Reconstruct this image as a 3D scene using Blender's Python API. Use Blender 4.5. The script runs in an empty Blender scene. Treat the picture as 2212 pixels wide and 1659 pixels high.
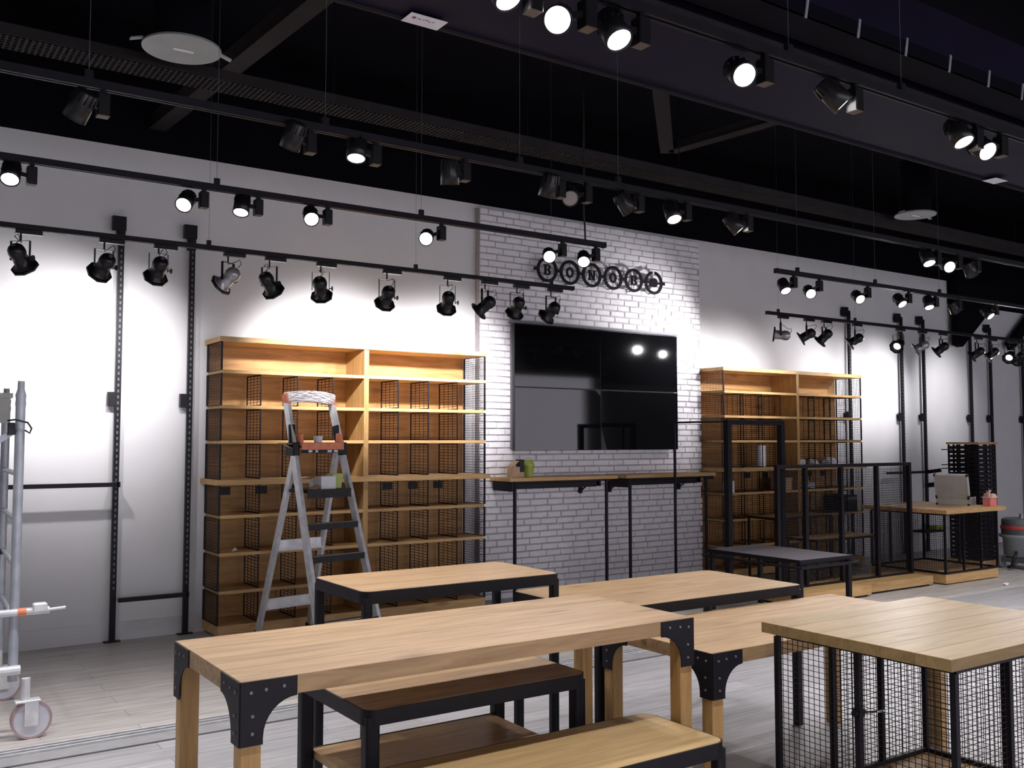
import bpy, bmesh, math, random
from mathutils import Vector, Matrix
random.seed(7)
PI = math.pi
scene = bpy.context.scene
col = scene.collection

# ---------------------------------------------------------------- camera
cam_d = bpy.data.cameras.new('camera')
cam = bpy.data.objects.new('camera', cam_d); col.objects.link(cam)
cam_d.sensor_width = 36.0; cam_d.sensor_fit = 'HORIZONTAL'
cam_d.lens = 36.0 * 2065.0 / 2212.0
cam_d.clip_start = 0.05; cam_d.clip_end = 100
cam.location = (0, -7.93, 1.55)
cam.rotation_euler = (math.radians(90 + 3.34), 0, math.radians(-34.2))
scene.camera = cam

# ---------------------------------------------------------------- world, exposure, lamp strengths
w = bpy.data.worlds.new('world'); scene.world = w; w.use_nodes = True
w.node_tree.nodes['Background'].inputs[0].default_value = (0.92, 0.88, 1.0, 1)
w.node_tree.nodes['Background'].inputs[1].default_value = 2.5
scene.view_settings.view_transform = 'Standard'
scene.view_settings.look = 'None'
scene.view_settings.gamma = 1.0
scene.view_settings.use_curve_mapping = False
scene.view_settings.exposure = 0.0
CAN_W = 84.0        # wall-washing theatre cans
SPOT_W = 78.0       # round track spots
LENS_E = 14.0       # glowing lenses
BACK_W = 90.0       # added spots on the unseen track behind the camera

# ---------------------------------------------------------------- materials
def new_mat(name, color, rough=0.6, metal=0.0, spec=0.5):
    m = bpy.data.materials.new(name); m.use_nodes = True
    b = m.node_tree.nodes['Principled BSDF']
    b.inputs['Base Color'].default_value = (*color, 1)
    b.inputs['Roughness'].default_value = rough
    b.inputs['Metallic'].default_value = metal
    b.inputs['Specular IOR Level'].default_value = spec
    return m

def N(m, t, **kw):
    n = m.node_tree.nodes.new(t)
    for k, v in kw.items(): setattr(n, k, v)
    return n

def L(m, a, b): m.node_tree.links.new(a, b)

def noisy(name, c1, c2, scale=8, rough=0.6, metal=0.0, bump=0.0, bscale=60, stretch=(1, 1, 1), spec=0.5):
    m = new_mat(name, c1, rough, metal, spec)
    b = m.node_tree.nodes['Principled BSDF']
    tc = N(m, 'ShaderNodeTexCoord'); mp = N(m, 'ShaderNodeMapping')
    mp.inputs['Scale'].default_value = stretch
    L(m, tc.outputs['Object'], mp.inputs['Vector'])
    nz = N(m, 'ShaderNodeTexNoise'); nz.inputs['Scale'].default_value = scale; nz.inputs['Detail'].default_value = 5
    L(m, mp.outputs[0], nz.inputs['Vector'])
    r = N(m, 'ShaderNodeValToRGB')
    r.color_ramp.elements[0].position = 0.35; r.color_ramp.elements[1].position = 0.68
    r.color_ramp.elements[0].color = (*c1, 1); r.color_ramp.elements[1].color = (*c2, 1)
    L(m, nz.outputs['Fac'], r.inputs[0]); L(m, r.outputs[0], b.inputs['Base Color'])
    if bump:
        n2 = N(m, 'ShaderNodeTexNoise'); n2.inputs['Scale'].default_value = bscale; n2.inputs['Detail'].default_value = 4
        L(m, mp.outputs[0], n2.inputs['Vector'])
        bp = N(m, 'ShaderNodeBump'); bp.inputs['Strength'].default_value = bump; bp.inputs['Distance'].default_value = 0.01
        L(m, n2.outputs['Fac'], bp.inputs['Height']); L(m, bp.outputs[0], b.inputs['Normal'])
    return m

def wood(name, light, dark, rough=0.42, grain=(0.9, 9, 9), scale=3.0, vary=0.35):
    """oak: stretched noise for the grain, a few knots, each board shifted and tinted by its own random number"""
    m = new_mat(name, light, rough, 0.0, 0.28)
    b = m.node_tree.nodes['Principled BSDF']
    tc = N(m, 'ShaderNodeTexCoord'); oi = N(m, 'ShaderNodeObjectInfo')
    add = N(m, 'ShaderNodeVectorMath', operation='MULTIPLY_ADD')
    cx = N(m, 'ShaderNodeCombineXYZ')
    for i in range(3): L(m, oi.outputs['Random'], cx.inputs[i])
    L(m, cx.outputs[0], add.inputs[0]); add.inputs[1].default_value = (17, 31, 7); L(m, tc.outputs['Object'], add.inputs[2])
    mp = N(m, 'ShaderNodeMapping'); mp.inputs['Scale'].default_value = grain
    L(m, add.outputs[0], mp.inputs['Vector'])
    nz = N(m, 'ShaderNodeTexNoise'); nz.inputs['Scale'].default_value = scale
    nz.inputs['Detail'].default_value = 7; nz.inputs['Distortion'].default_value = 0.9; nz.inputs['Roughness'].default_value = 0.62
    L(m, mp.outputs[0], nz.inputs['Vector'])
    r = N(m, 'ShaderNodeValToRGB')
    e = r.color_ramp.elements; e[0].position = 0.30; e[0].color = (*dark, 1); e[1].position = 0.62; e[1].color = (*light, 1)
    L(m, nz.outputs['Fac'], r.inputs[0])
    mp2 = N(m, 'ShaderNodeMapping'); mp2.inputs['Scale'].default_value = tuple(max(1.1, g * 0.42) for g in grain)
    L(m, add.outputs[0], mp2.inputs['Vector'])
    vo = N(m, 'ShaderNodeTexVoronoi'); vo.inputs['Scale'].default_value = 1.7
    L(m, mp2.outputs[0], vo.inputs['Vector'])
    r2 = N(m, 'ShaderNodeValToRGB'); e = r2.color_ramp.elements
    e[0].position = 0.02; e[0].color = (0.30, 0.21, 0.15, 1); e[1].position = 0.20; e[1].color = (1, 1, 1, 1)
    L(m, vo.outputs['Distance'], r2.inputs[0])
    mx = N(m, 'ShaderNodeMixRGB', blend_type='MULTIPLY'); mx.inputs[0].default_value = 0.75
    L(m, r.outputs[0], mx.inputs[1]); L(m, r2.outputs[0], mx.inputs[2])
    mr = N(m, 'ShaderNodeMapRange'); mr.inputs[3].default_value = 1 - vary / 2; mr.inputs[4].default_value = 1 + vary / 2.5
    L(m, oi.outputs['Random'], mr.inputs[0])
    hv = N(m, 'ShaderNodeHueSaturation'); L(m, mr.outputs[0], hv.inputs['Value']); L(m, mx.outputs[0], hv.inputs['Color'])
    L(m, hv.outputs[0], b.inputs['Base Color'])
    bp = N(m, 'ShaderNodeBump'); bp.inputs['Strength'].default_value = 0.15; bp.inputs['Distance'].default_value = 0.004
    L(m, nz.outputs['Fac'], bp.inputs['Height']); L(m, bp.outputs[0], b.inputs['Normal'])
    return m

def glow(name, color, strength):
    m = bpy.data.materials.new(name); m.use_nodes = True
    nt = m.node_tree; nt.nodes.remove(nt.nodes['Principled BSDF'])
    e = nt.nodes.new('ShaderNodeEmission'); e.inputs[0].default_value = (*color, 1); e.inputs[1].default_value = strength
    nt.links.new(e.outputs[0], nt.nodes['Material Output'].inputs[0])
    return m

M = {}
M['wall'] = noisy('wall_paint', (0.72, 0.72, 0.73), (0.75, 0.75, 0.76), 3, 0.85, bump=0.05, bscale=120)
M['brick'] = noisy('painted_brick', (0.82, 0.80, 0.83), (0.88, 0.86, 0.88), 14, 0.6, bump=0.3, bscale=28)
M['mortar'] = noisy('shaded_mortar', (0.36, 0.34, 0.36), (0.44, 0.42, 0.44), 20, 0.8, bump=0.2, bscale=60)  # shadow of the joints put into the colour, darker than the bricks
M['black_ceiling'] = noisy('black_ceiling_paint', (0.0035, 0.003, 0.006), (0.005, 0.0045, 0.009), 3, 0.9, spec=0.08)
M['black_duct'] = noisy('black_duct_paint', (0.007, 0.0045, 0.018), (0.010, 0.0065, 0.025), 2.5, 0.7, spec=0.15)
M['dark_beam'] = noisy('dark_steel_beam', (0.020, 0.017, 0.019), (0.026, 0.022, 0.024), 5, 0.8, spec=0.15)
M['steel'] = noisy('black_powder_coated_steel', (0.006, 0.005, 0.008), (0.010, 0.0085, 0.013), 12, 0.5, spec=0.25)
M['wire'] = new_mat('black_wire', (0.008, 0.007, 0.010), 0.5, spec=0.25)
M['can'] = noisy('black_enamel', (0.007, 0.0065, 0.008), (0.011, 0.010, 0.012), 9, 0.33, spec=0.4)
M['oak'] = wood('honey_oak', (0.66, 0.42, 0.19), (0.46, 0.27, 0.105), 0.45)
M['oak_top'] = wood('oak_table_top', (0.41, 0.27, 0.14), (0.25, 0.15, 0.075), 0.42, grain=(0.8, 10, 10), vary=0.10)
M['oak_gloss'] = wood('oiled_oak_table_top', (0.33, 0.225, 0.10), (0.22, 0.145, 0.062), 0.40, grain=(0.8, 10, 10), vary=0.14)
M['oak_bench'] = wood('pale_oak_bench_top', (0.52, 0.36, 0.17), (0.36, 0.24, 0.11), 0.4, grain=(0.8, 10, 10), vary=0.08)
M['oak_leg'] = wood('oak_leg', (0.46, 0.28, 0.11), (0.30, 0.17, 0.06), 0.45, grain=(9, 9, 0.9))
M['oak_panel'] = wood('oak_back_panel', (0.50, 0.28, 0.105), (0.32, 0.165, 0.055), 0.5, grain=(0.8, 8, 7), vary=0.1)
M['alu'] = noisy('brushed_aluminium', (0.60, 0.61, 0.63), (0.78, 0.79, 0.81), 16, 0.38, 0.35)
M['galv'] = noisy('galvanised_tube', (0.34, 0.37, 0.42), (0.44, 0.47, 0.52), 14, 0.42, 0.35)
M['greypaint'] = noisy('grey_paint', (0.45, 0.46, 0.44), (0.52, 0.53, 0.50), 12, 0.6)
M['black_plastic'] = noisy('black_plastic', (0.012, 0.012, 0.014), (0.022, 0.021, 0.024), 30, 0.5, spec=0.3)
M['orange'] = noisy('orange_plastic', (0.70, 0.20, 0.10), (0.78, 0.28, 0.15), 20, 0.5)
M['foam'] = noisy('crumpled_white_wrap', (0.70, 0.66, 0.68), (0.88, 0.86, 0.86), 40, 0.6, bump=0.9, bscale=45)
M['white'] = noisy('white_card', (0.72, 0.72, 0.76), (0.80, 0.80, 0.82), 10, 0.7)
M['card'] = noisy('brown_cardboard', (0.46, 0.31, 0.19), (0.55, 0.39, 0.25), 12, 0.8)
M['green'] = noisy('lime_plastic', (0.42, 0.52, 0.10), (0.50, 0.60, 0.16), 10, 0.4)
M['red'] = noisy('red_plastic', (0.60, 0.05, 0.05), (0.66, 0.08, 0.07), 10, 0.4)
M['pink'] = noisy('pink_red_plastic', (0.85, 0.22, 0.20), (0.90, 0.28, 0.25), 10, 0.35)
M['pinklid'] = noisy('pale_pink_plastic', (0.75, 0.50, 0.44), (0.80, 0.58, 0.50), 10, 0.4)
M['dgrey'] = noisy('dark_grey_plastic', (0.10, 0.115, 0.125), (0.14, 0.155, 0.165), 10, 0.5)
M['mgrey'] = noisy('mid_grey_plastic', (0.28, 0.32, 0.33), (0.34, 0.38, 0.39), 10, 0.5)
M['wheel'] = noisy('pale_wheel', (0.55, 0.55, 0.62), (0.65, 0.65, 0.70), 10, 0.5)
M['screen'] = new_mat('glossy_black_screen', (0.004, 0.004, 0.005), 0.045, spec=0.55)
M['bezel'] = new_mat('black_bezel', (0.012, 0.012, 0.014), 0.35)
M['frame_grey'] = new_mat('grey_mount', (0.16, 0.15, 0.18), 0.5)
M['rail_dark'] = noisy('dark_rail_groove', (0.11, 0.11, 0.115), (0.14, 0.14, 0.145), 12, 0.5)
M['rail_mid'] = noisy('worn_grey_rail', (0.27, 0.27, 0.275), (0.32, 0.32, 0.325), 12, 0.5)
M['tyre'] = noisy('pinkish_grey_tyre', (0.36, 0.24, 0.26), (0.44, 0.32, 0.34), 12, 0.6)
M['box_base'] = noisy('warm_lit_box_base', (0.10, 0.075, 0.055), (0.13, 0.10, 0.075), 12, 0.6)  # orange highlight on the box ends put into the colour
M['paper'] = noisy('white_paper', (0.72, 0.72, 0.80), (0.80, 0.80, 0.86), 8, 0.7)
M['ink'] = new_mat('dark_ink', (0.06, 0.05, 0.10), 0.8)
M['redink'] = new_mat('red_ink', (0.35, 0.05, 0.12), 0.8)
M['diffuser'] = noisy('pale_grey_metal', (0.28, 0.30, 0.30), (0.33, 0.35, 0.35), 6, 0.5)
M['blacktop'] = noisy('dark_grey_felt', (0.050, 0.044, 0.052), (0.060, 0.053, 0.062), 40, 0.75)
M['lens'] = glow('lit_lens', (1.0, 0.98, 0.95), LENS_E)
M['offlens'] = new_mat('unlit_lens', (0.75, 0.70, 0.70), 0.3)
M['silver'] = noisy('silvery_lit_can', (0.30, 0.30, 0.32), (0.48, 0.47, 0.50), 8, 0.3, 0.5)  # silvery cans: weathering and lit highlight put into the colour
# clear plastic bag
mb = new_mat('clear_plastic', (0.85, 0.86, 0.92), 0.15, spec=0.8)
mb.node_tree.nodes['Principled BSDF'].inputs['Transmission Weight'].default_value = 0.2
M['bag'] = mb

def floor_mat(name, c1, c2, c3, pl=1.3, pw=0.17):
    m = new_mat(name, c1, 0.42); b = m.node_tree.nodes['Principled BSDF']
    tc = N(m, 'ShaderNodeTexCoord')
    br = N(m, 'ShaderNodeTexBrick'); br.inputs['Scale'].default_value = 1.0
    br.inputs['Brick Width'].default_value = pl; br.inputs['Row Height'].default_value = pw
    br.inputs['Mortar Size'].default_value = 0.002; br.offset = 0.37
    br.inputs['Color1'].default_value = (*c1, 1); br.inputs['Color2'].default_value = (*c2, 1); br.inputs['Mortar'].default_value = (*[x * 0.45 for x in c1], 1)
    L(m, tc.outputs['Object'], br.inputs['Vector'])
    mp = N(m, 'ShaderNodeMapping'); mp.inputs['Scale'].default_value = (1.2, 14, 1); L(m, tc.outputs['Object'], mp.inputs['Vector'])
    nz = N(m, 'ShaderNodeTexNoise'); nz.inputs['Scale'].default_value = 2.2; nz.inputs['Detail'].default_value = 7; nz.inputs['Distortion'].default_value = 0.7
    L(m, mp.outputs[0], nz.inputs['Vector'])
    r = N(m, 'ShaderNodeValToRGB'); r.color_ramp.elements[0].position = 0.32; r.color_ramp.elements[1].position = 0.7
    r.color_ramp.elements[0].color = (*c3, 1); r.color_ramp.elements[1].color = (1, 1, 1, 1)
    L(m, nz.outputs['Fac'], r.inputs[0])
    mx = N(m, 'ShaderNodeMixRGB', blend_type='MULTIPLY'); mx.inputs[0].default_value = 1
    L(m, br.outputs['Color'], mx.inputs[1]); L(m, r.outputs[0], mx.inputs[2]); L(m, mx.outputs[0], b.inputs['Base Color'])
    bp = N(m, 'ShaderNodeBump'); bp.inputs['Strength'].default_value = 0.25; bp.inputs['Distance'].default_value = 0.003
    L(m, br.outputs['Fac'], bp.inputs['Height']); bp.invert = True
    L(m, bp.outputs[0], b.inputs['Normal'])
    return m
M['floor_shop'] = floor_mat('shop_floor_boards', (0.56, 0.53, 0.50), (0.63, 0.60, 0.57), (0.66, 0.65, 0.64))
M['floor_front'] = floor_mat('front_floor_boards', (0.37, 0.365, 0.37), (0.44, 0.43, 0.44), (0.70, 0.70, 0.71))

# ---------------------------------------------------------------- helpers
class MB:
    """collects simple solids, then links them as ONE mesh object"""
    def __init__(s): s.v = []; s.f = []; s.sm = []
    def add(s, vs, fs, smooth=False):
        o = len(s.v); s.v += [tuple(v) for v in vs]; s.f += [[i + o for i in f] for f in fs]; s.sm += [smooth] * len(fs)
        return s
    def box(s, x0, x1, y0, y1, z0, z1):
        x0, x1 = min(x0, x1), max(x0, x1); y0, y1 = min(y0, y1), max(y0, y1); z0, z1 = min(z0, z1), max(z0, z1)
        v = [(x, y, z) for z in (z0, z1) for y in (y0, y1) for x in (x0, x1)]
        return s.add(v, [(0, 2, 3, 1), (4, 5, 7, 6), (0, 1, 5, 4), (2, 6, 7, 3), (0, 4, 6, 2), (1, 3, 7, 5)])
    def bbox(s, x0, x1, y0, y1, z0, z1, b=0.004):
        """box with its upright edges and top edge chamfered"""
        p = [(x0 + b, y0), (x1 - b, y0), (x1, y0 + b), (x1, y1 - b), (x1 - b, y1), (x0 + b, y1), (x0, y1 - b), (x0, y0 + b)]
        q = [(x0 + 2 * b, y0 + b), (x1 - 2 * b, y0 + b), (x1 - b, y0 + 2 * b), (x1 - b, y1 - 2 * b), (x1 - 2 * b, y1 - b), (x0 + 2 * b, y1 - b), (x0 + b, y1 - 2 * b), (x0 + b, y0 + 2 * b)]
        v = [(*a, z0) for a in p] + [(*a, z1 - b) for a in p] + [(*a, z1) for a in q]
        f = [list(range(7, -1, -1)), list(range(16, 24))]
        for k in (0, 8):
            f += [[k + i, k + (i + 1) % 8, k + 8 + (i + 1) % 8, k + 8 + i] for i in range(8)]
        return s.add(v, f)
    def bar(s, p0, p1, w, h=None, up=(0, 0, 1)):
        h = h or w; p0 = Vector(p0); p1 = Vector(p1); d = (p1 - p0).normalized()
        u = Vector(up)
        if abs(d.dot(u)) > 0.98: u = Vector((0, 1, 0))
        a = d.cross(u).normalized(); c = a.cross(d).normalized()
        v = [p + a * (i * w / 2) + c * (j * h / 2) for p in (p0, p1) for i, j in ((-1, -1), (1, -1), (1, 1), (-1, 1))]
        return s.add(v, [(3, 2, 1, 0), (4, 5, 6, 7), (0, 1, 5, 4), (1, 2, 6, 5), (2, 3, 7, 6), (3, 0, 4, 7)])
    def tube(s, p0, p1, r, n=10, r1=None, caps=True):
        p0 = Vector(p0); p1 = Vector(p1); d = (p1 - p0).normalized(); r1 = r if r1 is None else r1
        u = Vector((0, 0, 1)) if abs(d.z) < 0.9 else Vector((1, 0, 0))
        a = d.cross(u).normalized(); c = d.cross(a).normalized()
        v = [p + (a * math.cos(2 * PI * i / n) + c * math.sin(2 * PI * i / n)) * q for p, q in ((p0, r), (p1, r1)) for i in range(n)]
        s.add(v, [(i, (i + 1) % n, n + (i + 1) % n, n + i) for i in range(n)], True)
        if caps: s.add(v, [list(range(n - 1, -1, -1)), list(range(n, 2 * n))])
        return s
    def path(s, pts, r, n=8):
        pts = [Vector(p) for p in pts]; rings = []
        ref = None
        for i, p in enumerate(pts):
            d = (pts[min(i + 1, len(pts) - 1)] - pts[max(i - 1, 0)]).normalized()
            if ref is None: ref = d.orthogonal().normalized()
            a = (ref - d * ref.dot(d)).normalized(); ref = a; c = d.cross(a)
            rings.append([p + (a * math.cos(2 * PI * k / n) + c * math.sin(2 * PI * k / n)) * r for k in range(n)])
        v = [q for R_ in rings for q in R_]
        f = [(i * n + k, i * n + (k + 1) % n, (i + 1) * n + (k + 1) % n, (i + 1) * n + k) for i in range(len(pts) - 1) for k in range(n)]
        s.add(v, f, True)
        return s.add([*rings[0], *rings[-1]], [list(range(n - 1, -1, -1)), list(range(n, 2 * n))])
    def lathe(s, prof, n=24, mat=None):
        """profile of (radius, z) turned round z; mat places it"""
        mat = mat or Matrix()
        v = [mat @ Vector((r * math.cos(2 * PI * k / n), r * math.sin(2 * PI * k / n), z)) for r, z in prof for k in range(n)]
        f = [(i * n + k, i * n + (k + 1) % n, (i + 1) * n + (k + 1) % n, (i + 1) * n + k) for i in range(len(prof) - 1) for k in range(n)]
        s.add(v, f, True)
        if prof[0][0] > 1e-4: s.add(v[:n], [list(range(n - 1, -1, -1))])
        if prof[-1][0] > 1e-4: s.add(v[-n:], [list(range(n))])
        return s
    def prism(s, poly, mat, d0, d1):
        """polygon (u,v) extruded from d0 to d1 along the third axis of mat"""
        n = len(poly)
        v = [mat @ Vector((a, b, d)) for d in (d0, d1) for a, b in poly]
        return s.add(v, [list(range(n - 1, -1, -1)), list(range(n, 2 * n))] + [(i, (i + 1) % n, n + (i + 1) % n, n + i) for i in range(n)])
    def ring(s, ro, ri, mat, d0, d1, n=32, a0=0.0, a1=2 * PI, sx=1.0):
        full = abs(a1 - a0 - 2 * PI) < 1e-6
        m = n if full else n + 1
        ang = [a0 + (a1 - a0) * k / n for k in range(m)]
        v = [mat @ Vector((r * math.cos(a) * sx, r * math.sin(a), d)) for d in (d0, d1) for r in (ro, ri) for a in ang]
        f = []
        for k in range(n):
            j = (k + 1) % m
            f += [(k, j, 2 * m + j, 2 * m + k), (m + j, m + k, 3 * m + k, 3 * m + j), (k, m + k, m + j, j), (2 * m + k, 2 * m + j, 3 * m + j, 3 * m + k)]
        if not full: f += [(0, 2 * m, 3 * m, m), (m - 1, 2 * m - 1, 4 * m - 1, 3 * m - 1)]
        return s.add(v, f)
    def mesh(s, name, mat):
        me = bpy.data.meshes.new(name); me.from_pydata(s.v, [], s.f)
        me.polygons.foreach_set('use_smooth', s.sm)
        me.materials.append(mat)
        bm = bmesh.new(); bm.from_mesh(me); bmesh.ops.recalc_face_normals(bm, faces=bm.faces); bm.to_mesh(me); bm.free()
        me.update(); return me
    def build(s, name, mat, parent=None, loc=None):
        o = bpy.data.objects.new(name, s.mesh(name, mat)); col.objects.link(o)
        if parent: o.parent = parent
        if loc: o.location = loc
        return o

def tag(o, label, cat, group=None):
    o['label'] = label; o['category'] = cat
    if group: o['group'] = group
    return o

def thing(name, label, cat, loc=(0, 0, 0), rz=0, group=None):
    o = bpy.data.objects.new(name, None); col.objects.link(o); o.empty_display_size = 0.1
    o.location = loc; o.rotation_euler = (0, 0, rz)
    return tag(o, label, cat, group)

def struct(o): o['kind'] = 'structure'; return o

def link(name, me, parent, loc=(0, 0, 0), rot=(0, 0, 0), sc=(1, 1, 1)):
    o = bpy.data.objects.new(name, me); col.objects.link(o); o.parent = parent
    o.location = loc; o.rotation_euler = rot; o.scale = sc
    return o

def frame_to(d, up=Vector((0, 0, 1))):
    """rotation whose local z points along d"""
    d = Vector(d).normalized(); return d.to_track_quat('Z', 'Y').to_matrix().to_4x4()

def wire_mb(w, h, pitch_w, pitch_h, r, plane='yz'):
    """grid of wires, w wide and h high, in a vertical plane through the origin"""
    m = MB()
    nw = max(1, round(w / pitch_w)); nh = max(1, round(h / pitch_h))
    P = (lambda a, z: (0, a, z)) if plane == 'yz' else (lambda a, z: (a, 0, z))
    for i in range(1, nw): m.bar(P(w * i / nw, 0), P(w * i / nw, h), r)
    for i in range(1, nh): m.bar(P(0, h * i / nh), P(w, h * i / nh), r)
    return m

def frame_mb(w, h, t, plane='yz'):
    m = MB()
    P = (lambda a, z: (0, a, z)) if plane == 'yz' else (lambda a, z: (a, 0, z))
    m.bar(P(t / 2, 0), P(t / 2, h), t); m.bar(P(w - t / 2, 0), P(w - t / 2, h), t)
    m.bar(P(t, t / 2), P(w - t, t / 2), t); m.bar(P(t, h - t / 2), P(w - t, h - t / 2), t)
    return m

# ================================================================ the room
WALL_TOP = 3.88; CEIL = 4.9
FRONT = -13.5; LEFT = -3.5; RIGHT = 21.0
struct(MB().box(LEFT, RIGHT, -2.50, 0.0, -0.1, 0.0).build('floor', M['floor_shop']))
struct(MB().box(LEFT, RIGHT, FRONT, -2.50, -0.1, 0.0).build('floor', M['floor_front']))
struct(MB().box(LEFT, 13.1, 0, 0.2, -0.1, WALL_TOP).build('wall_back', M['wall']))
struct(MB().box(13.1, RIGHT, 0, 0.2, -0.1, 3.55).build('wall_back', M['wall']))
struct(MB().box(LEFT, 13.1, 0, 0.2, WALL_TOP, CEIL).box(13.1, RIGHT, 0, 0.2, 3.55, CEIL).build('wall_upper', M['black_ceiling']))
struct(MB().box(LEFT - 0.2, LEFT, FRONT, 0.2, -0.1, CEIL).build('wall_left', M['wall']))
struct(MB().box(RIGHT, RIGHT + 0.2, FRONT, 0.2, -0.1, CEIL).build('wall_right', M['wall']))
# unseen shop front, left open to let in added ambient light: piers left and right, dark fascia above
struct(MB().box(LEFT, LEFT + 1.5, FRONT - 0.2, FRONT, -0.1, 3.2).build('wall_front', M['wall']))
struct(MB().box(RIGHT - 4, RIGHT, FRONT - 0.2, FRONT, -0.1, 3.2).build('wall_front', M['wall']))
struct(MB().box(LEFT, RIGHT, FRONT - 0.2, FRONT, 3.2, CEIL).build('wall_upper', M['black_ceiling']))
struct(MB().box(LEFT, RIGHT, FRONT, 0.2, CEIL, CEIL + 0.1).build('ceiling', M['black_ceiling']))
struct(MB().box(LEFT, 2.3, -0.014, 0, 0, 0.14).box(10.5, RIGHT, -0.014, 0, 0, 0.14).build('baseboard_back', M['wall']))

# brick feature wall: recessed mortar, single painted brick slips
bw = struct(MB().box(4.95, 7.94, -0.085, 0, 0, 3.822).build('wall_brick', M['mortar']))
bv = []
for k in range(10):
    r_ = random.Random(k); ln = [0.19, 0.19, 0.19, 0.165, 0.205][k % 5]; h = 0.053
    j = lambda a: r_.uniform(-a, a)
    fr = [(0.004 + j(.003), -0.013 + j(.004), 0.004 + j(.003)), (ln - 0.004 + j(.003), -0.013 + j(.004), 0.004 + j(.003)),
          (ln - 0.004 + j(.003), -0.013 + j(.004), h - 0.004 + j(.003)), (0.004 + j(.003), -0.013 + j(.004), h - 0.004 + j(.003)),
          (ln / 2, -0.014 + j(.005), 0.003 + j(.003)), (ln / 2, -0.014 + j(.005), h - 0.003 + j(.003))]
    bk = [(0, 0, 0), (ln, 0, 0), (ln, 0, h), (0, 0, h)]
    bv.append((ln, MB().add(fr + bk, [(0, 4, 5, 3), (4, 1, 2, 5), (6, 9, 8, 7), (6, 7, 1, 4, 0), (8, 9, 3, 5, 2), (9, 6, 0, 3), (7, 8, 2, 1)])))
slots = []
z = 0.006; row = 0
rb = random.Random(3)
while z + 0.053 < 3.83:
    x = 4.95 - (0.1 if row % 2 else 0.0)
    while x < 7.93:
        k = rb.randrange(10); ln = bv[k][0]
        x0 = max(x, 4.95); x1 = min(x + ln, 7.94)
        if x1 - x0 > 0.03: slots.append((x0, x1, z, k))
        x += ln + 0.009
    z += 0.0638; row += 1
def seen(s):
    cx_, cz = (s[0] + s[1]) / 2, s[2]
    return not (5.30 < cx_ < 7.46 and 1.42 < cz < 2.66) and not (cz < 0.45)
order = sorted(slots, key=lambda s: (not seen(s), s[0]))
bm_ = [(b[0], b[1].mesh('brick', M['brick'])) for b in bv]
for s in order[:295]:
    ln, me = bm_[s[3]]
    link('brick', me, bw, (s[0], -0.085, s[2]), sc=((s[1] - s[0]) / ln, 1, 1))
rest = MB()
for s in order[295:]:
    ln, b = bv[s[3]]; q = (s[1] - s[0]) / ln
    rest.add([(v[0] * q + s[0], v[1] - 0.085, v[2] + s[2]) for v in b.v], b.f)
o = rest.build('brick_field', M['brick'], bw); o['kind'] = 'stuff'

# ---------------------------------------------------------------- ceiling structure
t = thing('ceiling_duct', 'wide black boxed duct running the length of the shop under the ceiling', 'duct', (0, -4.27, 3.6))
MB().box(LEFT, RIGHT, -0.38, 0.38, 0, 0.6).build('casing', M['black_duct'], t)
MB().box(LEFT, RIGHT, 0.38, 0.395, -0.015, 0.03).box(LEFT, RIGHT, -0.395, -0.38, -0.015, 0.03).build('edge_trim', M['dark_beam'], t)
t = thing('cable_tray', 'long perforated black cable tray hung below the ceiling behind the duct', 'tray', (0, -2.48, 3.6))
m = MB()
for s in (-1, 1): m.box(-2.5, 19, s * 0.1 - 0.003, s * 0.1 + 0.003, 0, 0.06)
m.build('side_rail', M['dark_beam'], t)
m = MB()
for i in range(1, 6): m.box(-2.5, 19, -0.1 + i * 0.033 - 0.006, -0.1 + i * 0.033 + 0.006, 0, 0.004)
for i in range(700): xx = -2.4 + i * 0.03; m.box(xx, xx + 0.012, -0.1, 0.1, -0.004, 0)
o = m.build('perforated_bottom', M['dark_beam'], t); o['kind'] = 'stuff'
for xx in (0.5, 2.4, 3.9, 5.4, 7.6, 10.5):
    MB().tube((xx, 0.09, 0.03), (xx, 0.09, 1.29), 0.004, 6).build('hanger_rod', M['black_duct'], t)
t = thing('cable_tray', 'black cable tray with short upright clips above the near edge of the duct', 'tray', (0, -4.84, 3.62))
m = MB(); m.box(-2.5, 19, -0.12, -0.11, 0, 0.08).box(-2.5, 19, 0.09, 0.10, 0, 0.05).box(-2.5, 19, -0.12, 0.10, 0, 0.004)
m.build('trough', M['black_ceiling'], t)
for xx in (3.37, 3.75, 4.16, 4.57, 4.98, 5.38, 5.75, 5.97):
    MB().bar((xx, -0.125, -0.01), (xx + 0.02, -0.125, 0.09), 0.016, 0.006).build('clip', M['galv'], t)
MB().path([(3.75, -0.13, 0.06), (3.76, -0.14, 0.16), (3.80, -0.15, 0.22), (3.87, -0.15, 0.235)], 0.005, 6).build('cable_tail', M['frame_grey'], t)
def beam(name, label, p0, p1, w_, h_, mat='dark_beam'):
    p0 = Vector(p0); p1 = Vector(p1)
    o = MB().bar((0, 0, 0), p1 - p0, w_, h_).bar((0, 0, -h_ / 2), (p1 - p0) + Vector((0, 0, -h_ / 2)), w_ * 1.3, 0.012).build(name, M[mat], None, p0)
    return tag(o, label, 'beam')
beam('roof_beam', 'grey-brown roof beam crossing the dark ceiling beside the round air outlet', (2.20, -4.6, 4.12), (1.90, -0.02, 4.12), 0.10, 0.12)
beam('roof_brace', 'thin dark roof brace slanting down towards the middle of the dark ceiling', (4.02, -3.6, 4.12), (5.81, -1.82, 4.12), 0.09, 0.07)
beam('roof_brace', 'thin dark roof brace slanting up to the right under the duct', (5.83, -1.86, 4.12), (6.05, -3.6, 4.12), 0.09, 0.07)

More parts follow.
